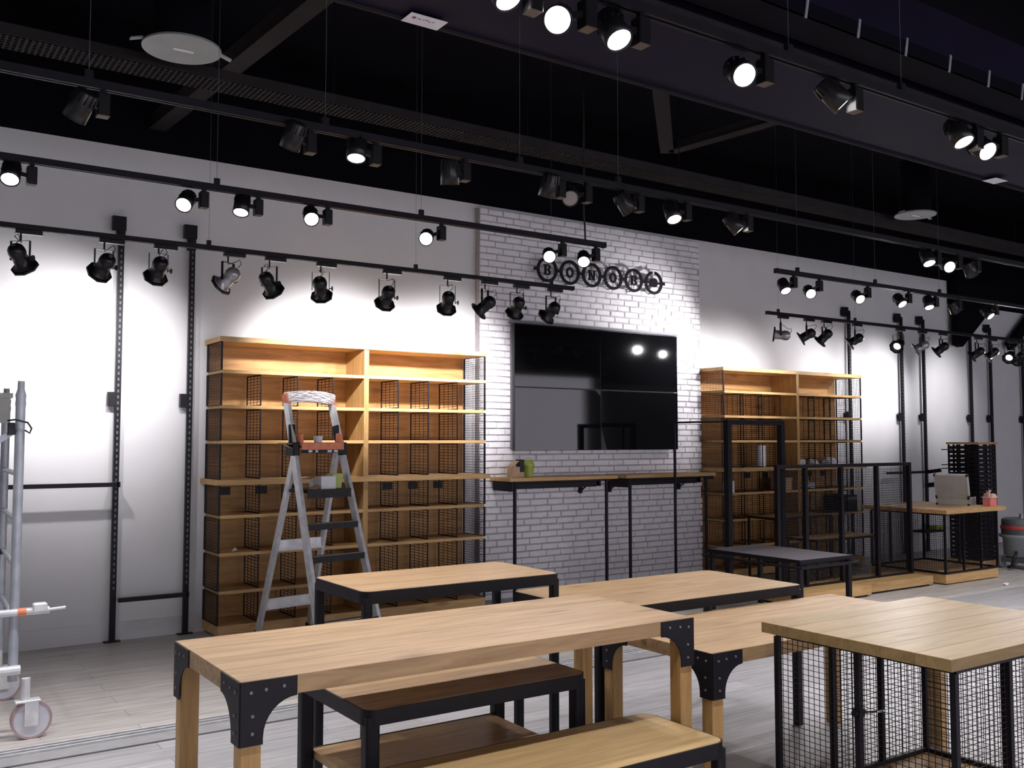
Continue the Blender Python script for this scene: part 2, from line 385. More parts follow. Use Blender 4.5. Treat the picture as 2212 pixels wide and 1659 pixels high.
def disc_outlet(loc, r, label):
    t = thing('air_outlet', label, 'vent', loc)
    MB().lathe([(r, 0), (r, 0.012), (r * 0.9, 0.02), (r * 0.3, 0.02)], 40).build('plate', M['diffuser'], t)
    MB().lathe([(r * 0.75, 0.02), (r * 0.75, 0.5)], 32).build('duct_neck', M['black_ceiling'], t)
    MB().box(-0.045, 0.06, -0.006, 0.006, -0.006, 0).build('slot', M['white'], t)
    for a in (0.0, PI):
        MB().bar((math.cos(a) * r, math.sin(a) * r * 0.2, 0.02), (math.cos(a) * (r + 0.06), math.sin(a) * r * 0.2, 0.0), 0.03, 0.008).build('bracket', M['diffuser'], t)
disc_outlet((1.33, -2.88, 3.6), 0.20, 'pale round air outlet hanging near the grey-brown roof beam')
disc_outlet((7.92, -2.85, 3.6), 0.18, 'small dim round air outlet under the ceiling far to the right')

def paper_tag(x, y, label, w_=0.20, writing=True):
    t = thing('paper_note', label, 'paper', (x, y, 3.583))
    MB().box(0, w_, -0.09, 0.02, -0.002, 0).build('sheet', M['paper'], t)
    if writing:
        MB().lathe([(0.011, 0), (0.011, 0.001)], 8, Matrix.Translation((0.035, -0.05, -0.0035))).build('red_mark', M['redink'], t)
        m = MB()
        for i, (a, b) in enumerate(((0.055, 0.075), (0.085, 0.092), (0.096, 0.108), (0.112, 0.128), (0.133, 0.146))):
            m.bar((a, -0.052 + (i % 2) * 0.006, -0.003), (b, -0.046 - (i % 3) * 0.006, -0.003), 0.004, 0.001)
        m.build('handwriting', M['ink'], t)
paper_tag(2.10, -3.90, 'white paper note with handwriting stuck under the duct near the lit spots')
paper_tag(7.22, -3.90, 'small blank paper stuck under the far right end of the duct', 0.17, False)

# black steel beyond the end of the tall wall
t = thing('steel_brace', 'black diagonal steel braces standing before the wall beyond its tall part', 'brace', (13.1, -0.12, 0))
Mxz = Matrix(((1, 0, 0, 0), (0, 0, 1, 0), (0, 1, 0, 0), (0, 0, 0, 1)))
MB().prism([(-0.02, 2.93), (0.10, 2.90), (1.05, 3.62), (1.05, 3.90), (-0.02, 3.90)], Mxz, -0.05, 0.05).build('gusset_plate', M['black_ceiling'], t)
MB().bar((1.45, 0.0, 2.98), (2.45, 0.0, 3.75), 0.1, 0.13).build('brace_bar', M['black_ceiling'], t)

# aluminium profile set into the floor between the two areas
t = thing('floor_rail', 'aluminium rail profile let into the floor in front of the wall', 'rail', (0, -2.63, 0))
MB().box(-3.0, 6.2, -0.13, 0.015, -0.02, 0.003).build('flat_strip', M['rail_mid'], t)
MB().box(-3.0, 6.2, 0.0152, 0.13, -0.02, 0.001).build('groove', M['rail_dark'], t)
for yy in (0.118, 0.075, 0.028):
    MB().box(-3.0, 6.2, yy - 0.007, yy + 0.007, 0.0012, 0.012).build('ridge', M['alu'], t)
MB().box(-3.0, 6.2, -0.142, -0.1302, -0.02, 0.006).build('edge_strip', M['rail_dark'], t)

# ---------------------------------------------------------------- wall uprights
def upright(x, side, label, extra=None):
    t = thing('wall_upright', label, 'upright', (x, -0.055, 0), group='slotted wall uprights')
    MB().box(-0.021, 0.021, -0.015, 0.015, 0.006, 3.22).build('post', M['steel'], t)
    m = MB()
    for i in range(60): m.box(-0.006, 0.006, -0.017, -0.0152, 0.4 + i * 0.046, 0.422 + i * 0.046)
    o = m.build('slots', M['dgrey'], t); o['kind'] = 'stuff'
    MB().box(-0.06, 0.06, -0.025, 0.05, 0, 0.006).build('foot_plate', M['steel'], t)
    m = MB(); s = side
    if s == 0: m.box(-0.07, 0.03, -0.03, 0.02, 3.19, 3.30).box(-0.03, 0.03, 0, 0.055, 3.1, 3.2)
    else: m.box(-0.11, -0.04, -0.03, 0.03, 3.17, 3.29).box(-0.04, 0.021, -0.015, 0.015, 3.19, 3.25).box(-0.1, -0.05, 0.03, 0.055, 3.2, 3.25)
    m.build('top_bracket', M['steel'], t)
    m = MB().box(-0.075, -0.023, -0.025, 0.025, 1.81, 1.92).box(-0.06, -0.035, 0.025, 0.055, 1.84, 1.89)
    m.build('wall_clip', M['steel'], t)
    return t
upright(1.64, 0, 'left slotted black upright, between the scaffold and the tall shelf unit')
upright(2.19, 0, 'slotted black upright next to the left side of the tall shelf unit')
ulab = ['slotted black upright seen through the mesh end of the far shelf unit', 'first free slotted upright right of the far shelf unit',
        'second free slotted upright right of the far shelf unit, with bracket arms', 'slotted upright behind the left edge of the tall perforated column',
        'slotted upright behind the right edge of the tall perforated column', 'last slotted upright, at the right edge of the view']
ups = [upright(x, 1, l) for x, l in zip((10.72, 11.87, 12.39, 13.58, 14.12, 15.05), ulab)]
for k, (zz, a, b) in enumerate(((1.10, -0.95, 0.02), (0.92, -0.02, 1.0))):
    MB().bar((a, -0.03, zz - 0.02 * k), (b, -0.03, zz), 0.03, 0.03).build('arm', M['steel'], ups[2])
    MB().bar((0, -0.02, zz), (0.0, -0.22, zz + 0.03), 0.025, 0.05).build('arm', M['steel'], ups[2])
MB().box(-0.35, 0.1, -0.2, 0.0, 0.28, 0.31).build('tray', M['steel'], ups[2])
tag(MB().box(-0.09, 0.07, -0.06, 0.05, 0, 0.05).box(-0.04, 0.1, -0.09, 0.0, 0.0, 0.03).build('cloth', M['green'], None, (12.42, -0.17, 0.312)), 'crumpled green cloth on the small tray of the wall upright', 'cloth')
def hang_rail(x0, x1, y, z, label):
    t = thing('hanging_rail', label, 'rail', (x0, y, z))
    MB().box(0, x1 - x0, -0.016, 0.016, -0.016, 0.016).build('rail', M['steel'], t)
    MB().box(x1 - x0 - 0.01, x1 - x0 + 0.014, -0.016, -y - 0.073, -0.02, 0.02).build('rail_bracket', M['steel'], t)
hang_rail(0.2, 1.628, -0.20, 1.21, 'long black rail fixed waist-high to the left upright, behind the scaffold')
hang_rail(1.665, 2.18, -0.13, 0.325, 'short black rail near the floor between the two left uprights')

# ---------------------------------------------------------------- video wall
t = thing('video_wall', 'large glossy black video wall of four screens on the brick', 'screen', (5.28, -0.10, 1.44))
MB().box(0.02, 2.18, -0.06, 0.0, 0.02, 1.25).build('mount', M['frame_grey'], t)
MB().box(0, 2.20, -0.11, 0.0, 1.262, 1.285).build('top_cover', M['frame_grey'], t)
for i in (0, 1):
    for j in (0, 1):
        x0 = i * 1.10 + 0.003; z0 = j * 0.63 + 0.003
        s_ = MB().box(x0, x0 + 1.094, -0.095, -0.06, z0, z0 + 0.624).build('screen_panel', M['bezel'], t)
        g = MB().box(-0.543, 0.543, -0.002, 0.0, -0.308, 0.308).build('glass', M['screen'], s_, (x0 + 0.547, -0.096, z0 + 0.312))
        g.rotation_euler = (math.radians((-0.25, 0.2, 0.1, -0.1)[i * 2 + j]), 0, math.radians((0.2, -0.1, -0.3, 0.25)[i * 2 + j]))

# ---------------------------------------------------------------- round ring sign
t = thing('wall_sign', 'black steel sign of six linked rings with letters above the screens', 'sign', (6.41, -0.19, 3.27))
FM = lambda x: Matrix(((1, 0, 0, x), (0, 0, 1, 0), (0, 1, 0, 0), (0, 0, 0, 1)))
def letter_B(h=0.105, w=0.085):
    m = MB(); t_ = 0.02; x = -w / 2; z0 = -h / 2; F_ = FM(0)
    m.prism([(x + 0.012, z0), (x + 0.012 + t_, z0), (x + 0.012 + t_, z0 + h), (x + 0.012, z0 + h)], F_, -0.009, 0.009)
    for zz in (z0, z0 + h / 2 - 0.005, z0 + h - 0.011):
        m.prism([(x if zz != z0 + h / 2 - 0.005 else x + 0.03, zz), (x + 0.058, zz), (x + 0.058, zz + 0.011), (x if zz != z0 + h / 2 - 0.005 else x + 0.03, zz + 0.011)], F_, -0.008, 0.008)
    for c in (0.25, 0.75):
        m.ring(h / 4 + 0.002, h / 4 - 0.015, Matrix.Translation((x + 0.055, 0, z0 + h * c)) @ F_, -0.009, 0.009, 10, -PI / 2, PI / 2)
    return m
def letter_O(): return MB().ring(0.056, 0.034, FM(0), -0.009, 0.009, 24, sx=0.82)
def letter_N(h=0.105, w=0.088):
    m = MB(); z0 = -h / 2; F_ = FM(0)
    for x in (-w / 2 + 0.008, w / 2 - 0.020):
        m.prism([(x, z0), (x + 0.013, z0), (x + 0.013, z0 + h), (x, z0 + h)], F_, -0.009, 0.009)
    m.prism([(-w / 2 + 0.004, z0 + h), (-w / 2 + 0.026, z0 + h), (w / 2 - 0.008, z0), (w / 2 - 0.026, z0)], F_, -0.0085, 0.0085)
    for x, zz in ((-w / 2 - 0.004, z0), (-w / 2 - 0.004, z0 + h - 0.01), (w / 2 - 0.03, z0 + h - 0.01)):
        m.prism([(x, zz), (x + 0.036, zz), (x + 0.036, zz + 0.01), (x, zz + 0.01)], F_, -0.008, 0.008)
    return m
for i in range(6):
    x = -0.72 + i * 0.29
    gap = i == 5
    m = MB().ring(0.128, 0.098, FM(x), -0.008, 0.008, 40, PI / 2 + 0.16 if gap else 0.0, PI / 2 + 2 * PI - 0.16 if gap else 2 * PI)
    m.build('ring', M['steel'], t)
    if not gap:
        lt = (letter_B, letter_O, letter_N, letter_O, letter_B)[i]().build('letter', M['steel'], t, (x, 0, 0))
        for zz in (-0.075, 0.075): MB().bar((0, 0, zz - 0.028), (0, 0, zz + 0.028), 0.005, 0.003, (0, 1, 0)).build('letter_pin', M['steel'], lt)
    else:
        k = [(0.052 * math.copysign(abs(math.cos(a)) ** 0.6, math.cos(a)), 0.048 * math.copysign(abs(math.sin(a)) ** 0.7, math.sin(a))) for a in [2 * PI * q / 24 for q in range(24)]]
        MB().prism(k, FM(x), -0.009, 0.009).prism([(-0.1, -0.012), (-0.04, -0.012), (-0.04, 0.012), (-0.1, 0.012)], FM(x), -0.007, 0.007).prism([(0.04, -0.012), (0.1, -0.012), (0.1, 0.012), (0.04, 0.012)], FM(x), -0.007, 0.007).build('emblem', M['steel'], t)
    MB().box(x - 0.164, x - 0.124, -0.007, 0.007, -0.016, 0.016).build('link', M['steel'], t)
    MB().tube((x, 0.008, -0.112), (x, 0.092, -0.112), 0.005, 6).tube((x - 0.11, 0.008, 0), (x - 0.11, 0.092, 0), 0.005, 6).build('stand_off', M['steel'], t)
MB().box(-0.72 + 1.45 + 0.124, -0.72 + 1.45 + 0.164, -0.007, 0.007, -0.016, 0.016).build('link', M['steel'], t)

# ---------------------------------------------------------------- wall shelf desks under the screens
def wall_desk(x, w_, label, brackets):
    t = thing('wall_desk', label, 'desk', (x, 0, 0))
    MB().bbox(0, w_, -0.45, -0.105, 1.155, 1.19, 0.003).build('board', M['oak'], t)
    MB().box(0.06, w_ - 0.24, -0.40, -0.13, 1.08, 1.13).build('drawer', M['steel'], t)
    MB().box(0.03, 0.05, -0.44, -0.11, 1.06, 1.155).build('side_plate', M['steel'], t)
    MB().box(w_ - 0.22, w_ - 0.20, -0.42, -0.11, 1.085, 1.155).build('side_plate', M['steel'], t)
    MB().box(0.05, w_ - 0.06, -0.415, -0.405, 1.135, 1.155).build('front_rail', M['steel'], t)
    for lx in (0.075, w_ - 0.13):
        MB().tube((lx, -0.42, 0.006), (lx, -0.42, 1.155), 0.017, 12).build('leg', M['steel'], t)
        MB().lathe([(0.045, 0), (0.045, 0.005), (0.02, 0.008)], 16, Matrix.Translation((lx, -0.42, 0))).build('foot_plate', M['steel'], t)
    for bx in brackets:
        MB().box(bx - 0.014, bx + 0.014, -0.14, -0.105, 1.0, 1.155).bar((bx, -0.12, 1.02), (bx, -0.35, 1.15), 0.012, 0.012).build('bracket', M['steel'], t)
wall_desk(5.06, 1.33, 'left one of two narrow wooden wall desks under the video wall', (1.1,))
wall_desk(6.50, 1.30, 'right one of two narrow wooden wall desks, its end reaching the far shelf unit', (0.05, 1.05))
# things standing on the left desk
t = thing('cardboard_box', 'small brown cardboard box with raised flap on the left wall desk', 'box', (5.17, -0.29, 1.19))
MB().box(0, 0.13, -0.05, 0.05, 0, 0.10).build('body', M['card'], t)
MB().bar((0.0, 0.0, 0.10), (0.07, 0.0, 0.155), 0.1, 0.004).bar((0.13, 0, 0.1), (0.09, 0, 0.155), 0.1, 0.004).build('flap', M['card'], t)
MB().box(0.08, 0.131, -0.052, 0.02, 0.05, 0.17).build('black_bottle', M['black_plastic'], t)
t = thing('plastic_tub', 'lime green plastic tub beside the cardboard box on the wall desk', 'tub', (5.40, -0.27, 1.19))
MB().lathe([(0.045, 0), (0.056, 0.10), (0.062, 0.105), (0.062, 0.12), (0.03, 0.16), (0.0, 0.165)], 20).build('body', M['green'], t)
MB().path([(-0.062, 0, 0.11), (-0.05, 0, 0.16), (0, 0, 0.19), (0.05, 0, 0.16), (0.062, 0, 0.11)], 0.003, 6).build('handle', M['green'], t)

# ---------------------------------------------------------------- tall shelf units
UW = 2.47; UD = 0.40
TIERS = [0.10, 0.365, 0.66, 0.955, 1.235, 1.545, 1.825, 2.105, 2.37]     # shelf upper faces
side_frame_me = frame_mb(UD - 0.02, 1.0, 0.014).mesh('side_mesh', M['steel'])
side_wire_me = wire_mb(UD - 0.05, 0.27, 0.024, 0.024, 0.0032).mesh('wires', M['wire'])
div_frame_me = frame_mb(UD - 0.06, 0.26, 0.009).mesh('wire_divider', M['steel'])
div_wire_me = wire_mb(UD - 0.08, 0.25, 0.075, 0.024, 0.0036).mesh('wires', M['wire'])
def shelf_unit(x, label):
    t = thing('shelf_unit', label, 'shelf', (x, -0.005, 0))
    xm = 1.255
    for (a, b) in ((0.01, xm), (xm, UW - 0.01)):
        for (z0, z1) in ((0.10, 1.20), (1.24, 2.33)):
            hh = (z1 - z0) / 2
            for k in (0, 1):
                MB().box(a + 0.001, b - 0.001, -0.016, 0, z0 + k * hh + 0.0008, z0 + (k + 1) * hh - 0.0008).build('back_board', M['oak_panel'], t)
    MB().bbox(-0.02, UW + 0.01, -UD - 0.012, 0, TIERS[-1] - 0.04, TIERS[-1], 0.002).build('top_board', M['oak'], t)
    MB().bbox(-0.04, UW + 0.03, -UD - 0.05, 0, TIERS[4] - 0.042, TIERS[4], 0.002).build('counter_board', M['oak'], t)
    MB().bbox(0.0, UW, -UD - 0.01, 0, 0.02, 0.10, 0.002).build('plinth', M['oak'], t)
    for (z0, z1) in ((0.10, TIERS[4] - 0.042), (TIERS[4], TIERS[-1] - 0.04)):
        MB().box(xm - 0.022, xm + 0.022, -UD, -0.016, z0, z1).build('centre_panel', M['oak_leg'], t)
    for zi in (1, 2, 3, 5, 6, 7):
        for (a, b) in ((0.008, xm - 0.022), (xm + 0.022, UW - 0.008)):
            MB().bbox(a, b, -UD, -0.016, TIERS[zi] - 0.026, TIERS[zi], 0.0015).build('shelf', M['oak'], t)
    th = {4: 0.04, 8: 0.04}
    for k in range(8):
        z0 = TIERS[k]; z1 = TIERS[k + 1] - (0.04 if k + 1 in (4, 8) else 0.026)
        for sx in (0.0, UW):
            sf = link('side_mesh', side_frame_me, t, (sx, -UD, z0), sc=(1, 1, z1 - z0))
            link('wires', side_wire_me, sf, (0, 0.013, 0.02), sc=(1, 1, 0.96 / 0.27))
        if k == 7: continue
        for (a, b) in ((0.0, xm), (xm, UW)):
            for q in (1, 2, 3):
                wd = link('wire_divider', div_frame_me, t, (a + (b - a) * q / 4 + 0.01, -UD + 0.008, z0 + 0.001), sc=(1, 1, (z1 - z0 - 0.003) / 0.26))
                link('wires', div_wire_me, wd, (0, 0.01, 0.005))
        if k == 3:
            for (a, b) in ((0.0, xm), (xm, UW - 0.15)):
                for q in range(4):
                    cx_ = a + (b - a) * (q + 0.5) / 4
                    MB().box(cx_ - 0.05, cx_ + 0.05, -0.021, -0.0165, z0 + 0.14, z0 + 0.205).build('black_plate', M['black_plastic'], t)
    return t
shelf_unit(2.34, 'tall oak shelf unit with wire dividers behind the stepladder')
shelf_unit(7.99, 'tall oak shelf unit right of the brick wall holding plastic bags')
tag(MB().add([(0, 0, 0.001), (0.05, 0.01, 0.012), (0.06, 0.045, 0.004), (0.01, 0.04, 0.016), (0.03, 0.02, 0.03)], [(0, 1, 4), (1, 2, 4), (2, 3, 4), (3, 0, 4), (0, 3, 2, 1)]).build('paper_scrap', M['white'], None, (2.47, -0.33, 0.66)), 'crumpled white paper scrap on a low shelf behind the stepladder', 'paper')

# contents of the right-hand unit
def bag(x, y, z, s, label, seed, sx=1.0):
    rr = random.Random(seed); bm = bmesh.new(); bmesh.ops.create_icosphere(bm, subdivisions=3, radius=s)
    for v in bm.verts:
        k = 1 + rr.uniform(-0.20, 0.20); v.co = Vector((v.co.x * sx * k, v.co.y * k, max(-s * 0.55, v.co.z * 0.75 * k)))
        v.co.z += s * 0.55
    me = bpy.data.meshes.new('plastic_bag'); bm.to_mesh(me); bm.free(); me.materials.append(M['bag'])
    o = bpy.data.objects.new('plastic_bag', me); col.objects.link(o); o.location = (x, y, z)
    return tag(o, label, 'bag', 'crumpled bags on the far shelf unit')
ux = 7.99
bag(ux + 1.42, -0.26, TIERS[4], 0.075, 'crumpled clear plastic bag just right of the far unit centre panel', 1, 1.2)
bag(ux + 1.68, -0.27, TIERS[4], 0.06, 'smaller clear plastic bag, second from the centre panel of the far unit', 2, 1.1)
bag(ux + 1.98, -0.26, TIERS[4], 0.085, 'largest clear plastic bag, towards the mesh end of the far unit', 3, 1.1)
bag(ux + 1.62, -0.25, TIERS[3], 0.07, 'shiny crumpled bag one shelf below the counter of the far unit', 4, 1.6)
t = thing('film_roll', 'upright roll of clear stretch film on the counter of the far shelf unit', 'roll', (ux + 0.78, -0.24, TIERS[4]))
MB().lathe([(0.06, 0), (0.06, 0.25)], 24).build('film', M['bag'], t); MB().lathe([(0.025, 0.25), (0.025, 0.265)], 16).build('core', M['card'], t)
t = thing('white_carton', 'small upright white carton on a shelf of the far unit left bay', 'box', (ux + 0.10, -0.32, TIERS[3]))
MB().bbox(0, 0.09, -0.05, 0.05, 0, 0.13, 0.003).build('body', M['white'], t)
MB().box(0.002, 0.088, -0.0515, -0.05, 0.04, 0.044).build('flap_seam', M['mgrey'], t)
t = thing('cardboard_box', 'low beige cardboard box beside the centre panel of the far unit', 'box', (ux + 0.98, -0.30, TIERS[3]))
MB().box(0, 0.2, -0.06, 0.1, 0, 0.12).build('body', M['card'], t)
MB().box(-0.004, 0.204, -0.064, 0.104, 0.12, 0.145).build('lid', M['card'], t)
t = thing('storage_crate', 'black plastic crate on a lower shelf at the mesh end of the far unit', 'crate', (ux + 2.15, -0.33, TIERS[2]))
MB().bbox(0, 0.24, -0.05, 0.24, 0, 0.20, 0.004).build('body', M['black_plastic'], t)
MB().box(0.02, 0.22, -0.06, -0.05, 0.14, 0.18).build('rim', M['dgrey'], t)

# ---------------------------------------------------------------- wooden tables with black corner brackets
def gusset(w_, d, th):
    """concave corner bracket profile: w_ wide at top, d deep, plate for one face"""
    p = [(0, 0), (w_, 0), (w_, -0.058)]
    for i in range(1, 9):
        a = PI / 2 * i / 8
        p.append((w_ - (w_ - 0.068) * math.sin(a), -0.058 - (d - 0.058 - 0.02) * (1 - math.cos(a))))
    p += [(0.068, -d), (0, -d)]
    return p
def timber_table(x0, x1, y0, y1, H, label, mat='oak_top', nplank=4):
    Lx = x1 - x0; Wy = y1 - y0
    t = thing('timber_table', label, 'table', (x0, y0, 0))
    for k in range(nplank):
        MB().bbox(0, Lx, Wy * k / nplank + 0.0004, Wy * (k + 1) / nplank - 0.0004, H - 0.056, H, 0.0012).build('plank', M[mat], t)
    lw = 0.062
    for ix in (0, 1):
        for iy in (0, 1):
            lx = 0.004 if ix == 0 else Lx - 0.004 - lw; ly = 0.004 if iy == 0 else Wy - 0.004 - lw
            MB().bbox(lx, lx + lw, ly, ly + lw, 0, H - 0.057, 0.003).build('leg', M['oak_leg'], t)
            g = gusset(0.172, 0.185, 0); sx = 1 if ix == 0 else -1; sy = 1 if iy == 0 else -1
            cx_ = 0 if ix == 0 else Lx; cy_ = 0 if iy == 0 else Wy
            m = MB()
            A = Matrix(((sx, 0, 0, cx_), (0, 0, -sy, cy_), (0, 1, 0, H - 0.002), (0, 0, 0, 1)))
            B = Matrix(((0, 0, -sx, cx_), (sy, 0, 0, cy_), (0, 1, 0, H - 0.002), (0, 0, 0, 1)))
            m.prism(g, A, 0, 0.004); m.prism(g, B, 0, 0.004)
            b = m.build('corner_bracket', M['steel'], t)
            for (u, v_) in ((0.03, -0.032), (0.075, -0.028), (0.13, -0.025), (0.035, -0.10), (0.035, -0.15)):
                p = A @ Vector((u, v_, 0.004)); q = A @ Vector((u, v_, 0.0075))
                MB().tube(p, q, 0.005, 8).build('bolt', M['frame_grey'], b)
                p = B @ Vector((u, v_, 0.004)); q = B @ Vector((u, v_, 0.0075))
                MB().tube(p, q, 0.005, 8).build('bolt', M['frame_grey'], b)
    for (a, b_) in (((lw + 0.004, Lx - lw - 0.004), 0),):
        pass
    return t
timber_table(0.93, 2.745, -5.165, -4.475, 0.85, 'long oak table with black corner brackets in the middle foreground')
timber_table(2.865, 4.51, -5.15, -4.46, 0.69, 'lower oak table with black corner brackets, between the long table and the mesh table')

# ---------------------------------------------------------------- black steel tables with inset oak tops
def rounded(x0, x1, y0, y1, r, n=6):
    p = []
    for cx_, cy_, a0 in ((x1 - r, y0 + r, -PI / 2), (x1 - r, y1 - r, 0), (x0 + r, y1 - r, PI / 2), (x0 + r, y0 + r, PI)):
        p += [(cx_ + r * math.cos(a0 + PI / 2 * i / n), cy_ + r * math.sin(a0 + PI / 2 * i / n)) for i in range(n + 1)]
    return p
def steel_table(x0, x1, y0, y1, H, label, top='oak_top', apron=0.05, leg=0.05, name='steel_table', cat='table', shelf=None, nplank=3, r=0.05):
    Lx = x1 - x0; Wy = y1 - y0
    t = thing(name, label, cat, (x0, y0, 0))
    I = Matrix()
    # rim: outer rounded band
    po = rounded(0, Lx, 0, Wy, r); pi_ = rounded(0.006, Lx - 0.006, 0.006, Wy - 0.006, max(0.004, r - 0.006)); n = len(po)
    v = [(*a, z_) for z_ in (H - apron, H) for P_ in (po, pi_) for a in P_]
    f = []
    for k in range(n):
        j = (k + 1) % n
        f += [(k, j, 2 * n + j, 2 * n + k), (n + j, n + k, 3 * n + k, 3 * n + j), (k, n + k, n + j, j), (2 * n + k, 2 * n + j, 3 * n + j, 3 * n + k)]
    MB().add(v, f).build('apron', M['steel'], t)
    # planks clipped to the rounded outline: middle ones straight, outer ones with rounded corners
    e = 0.0065; rr = max(0.004, r - e)
    for k in range(nplank):
        a = e + (Wy - 2 * e) * k / nplank + 0.0004; b = e + (Wy - 2 * e) * (k + 1) / nplank - 0.0004
        if nplank == 1: poly = rounded(e, Lx - e, a, b, rr)
        elif k == 0:
            poly = [p for p in rounded(e, Lx - e, a, b + 2 * rr, rr) if p[1] <= b - 0.01]
            poly = sorted_poly(poly, Lx, a, b, e)
        elif k == nplank - 1:
            poly = [p for p in rounded(e, Lx - e, a - 2 * rr, b, rr) if p[1] >= a + 0.01]
            poly = sorted_poly2(poly, Lx, a, b, e)
        else: poly = [(e, a), (Lx - e, a), (Lx - e, b), (e, b)]
        MB().prism(poly, I, H - 0.024, H + 0.001).build('plank', M[top], t)
    for ix in (0, 1):
        for iy in (0, 1):
            lx = 0.0065 if ix == 0 else Lx - 0.0065 - leg; ly = 0.0065 if iy == 0 else Wy - 0.0065 - leg
            q = rounded(lx, lx + leg, ly, ly + leg, 0.012, 3)
            MB().prism(q, I, 0.0, H - 0.025).build('leg', M['steel'], t)
    if shelf:
        MB().box(0.06, Lx - 0.06, 0.03, Wy - 0.03, shelf - 0.03, shelf).build('lower_shelf', M['oak_top'] if top != 'blacktop' else M['steel'], t)
        for yy in (0.02, Wy - 0.029): MB().box(0.058, Lx - 0.058, yy, yy + 0.009, shelf - 0.045, shelf + 0.002).build('shelf_rail', M['steel'], t)
    return t
def sorted_poly(p, Lx, a, b, e):
    R_ = [q for q in p if q[0] > Lx / 2]; L_ = [q for q in p if q[0] <= Lx / 2]
    R_.sort(key=lambda q: (q[1], q[0])); L_.sort(key=lambda q: (-q[1], q[0]))
    return R_ + [(Lx - e, b), (e, b)] + L_
def sorted_poly2(p, Lx, a, b, e):
    R_ = [q for q in p if q[0] > Lx / 2]; L_ = [q for q in p if q[0] <= Lx / 2]
    R_.sort(key=lambda q: (q[1], -q[0])); L_.sort(key=lambda q: (-q[1], -q[0]))
    return [(Lx - e, a)] + R_ + L_ + [(e, a)]
steel_table(1.79, 2.845, -4.175, -3.61, 0.90, 'high oak-topped table with black steel frame nearest the stepladder', apron=0.052, leg=0.042)
steel_table(2.86, 4.31, -4.44, -3.715, 0.755, 'long oak-topped table with black steel frame before the wall desks', apron=0.05, leg=0.045, nplank=4)
steel_table(1.49, 2.485, -4.83, -4.17, 0.60, 'two-tier black steel bench table pushed under the long oak table', apron=0.055, leg=0.055, shelf=0.30)
steel_table(1.22, 2.665, -5.425, -4.975, 0.45, 'low oak-topped bench in front of the long oak table, at the bottom edge', 'oak_bench', apron=0.055, leg=0.045, nplank=3, r=0.06)
# black low display table with a second, lower frame
t = steel_table(6.47, 7.17, -2.66, -1.61, 0.55, 'low black display table with dark grey top beside the mesh gondola', 'blacktop', apron=0.03, leg=0.045, nplank=1, r=0.006)
MB().bar((-0.03, -0.03, 0.49), (0.73, -0.03, 0.49), 0.02, 0.02).bar((-0.03, 1.08, 0.49), (0.73, 1.08, 0.49), 0.02, 0.02).bar((-0.03, -0.03, 0.49), (-0.03, 1.08, 0.49), 0.02, 0.02).bar((0.73, -0.03, 0.49), (0.73, 1.08, 0.49), 0.02, 0.02).build('lower_frame', M['steel'], t)
MB().bar((-0.03, 0.12, 0.49), (0.73, 0.12, 0.49), 0.014, 0.014).bar((-0.03, 0.93, 0.49), (0.73, 0.93, 0.49), 0.014, 0.014).build('cross_bar', M['steel'], t)

# ---------------------------------------------------------------- wire mesh tables
def mesh_table(x0, x1, y0, y1, H, label, xs, ys, plinth, mat='oak_gloss', open_corner=False, name='mesh_table'):
    """oak top overhanging a cage of black posts and wire panels"""
    t = thing(name, label, 'table', (x0, y0, 0))
    Lx = x1 - x0; Wy = y1 - y0; nk = 6
    for k in range(nk):
        MB().bbox(0, Lx, Wy * k / nk + 0.0004, Wy * (k + 1) / nk - 0.0004, H - 0.042, H, 0.0012).build('plank', M[mat], t)
    zt = H - 0.042; zb = plinth
    X = [x - x0 for x in xs]; Yv = [y - y0 for y in ys]
    for nm, zz in (('top_frame', zt - 0.01), ('bottom_frame', zb + 0.012)):
        m = MB()
        m.bar((X[0], Yv[0], zz), (X[-1], Yv[0], zz), 0.02); m.bar((X[0], Yv[-1], zz), (X[-1], Yv[-1], zz), 0.02)
        m.bar((X[0], Yv[0], zz), (X[0], Yv[-1], zz), 0.02); m.bar((X[-1], Yv[0], zz), (X[-1], Yv[-1], zz), 0.02)
        m.build(nm, M['steel'], t)
    pts = [(x, y) for x in X for y in (Yv[0], Yv[-1])] + [(x, y) for x in (X[0], X[-1]) for y in Yv[1:-1]]
    for (x, y) in pts:
        MB().box(x - 0.011, x + 0.011, y - 0.011, y + 0.011, zb + 0.0221, zt - 0.0201).build('post', M['steel'], t)
    hx = X[1] - X[0]; hy = Yv[1] - Yv[0]; hz = zt - zb - 0.045
    mx = wire_mb(hx, hz, 0.026, 0.022, 0.0021, 'xz').mesh('wire_panel', M['wire'])
    my = wire_mb(hy, hz, 0.026, 0.022, 0.0021, 'yz').mesh('wire_panel', M['wire'])
    for i in range(len(X) - 1):
        link('wire_panel', mx, t, (X[i], Yv[0], zb + 0.024), sc=((X[i + 1] - X[i]) / hx, 1, 1))
        if i or not open_corner: link('wire_panel', mx, t, (X[i], Yv[-1], zb + 0.024), sc=((X[i + 1] - X[i]) / hx, 1, 1))
    for j in range(len(Yv) - 1):
        link('wire_panel', my, t, (X[0], Yv[j], zb + 0.024), sc=(1, (Yv[j + 1] - Yv[j]) / hy, 1))
        link('wire_panel', my, t, (X[-1], Yv[j], zb + 0.024), sc=(1, (Yv[j + 1] - Yv[j]) / hy, 1))
    if plinth > 0.05:
        MB().bbox(X[0] - 0.005, X[-1] + 0.005, Yv[0] - 0.005, Yv[-1] + 0.005, 0.012, plinth, 0.003).build('plinth', M['oak'], t)
    else:
        MB().bbox(X[0] + 0.02, X[-1] - 0.02, Yv[0] + 0.02, Yv[-1] - 0.02, 0.005, 0.02, 0.002).build('base_board', M['oak'], t)
    return t
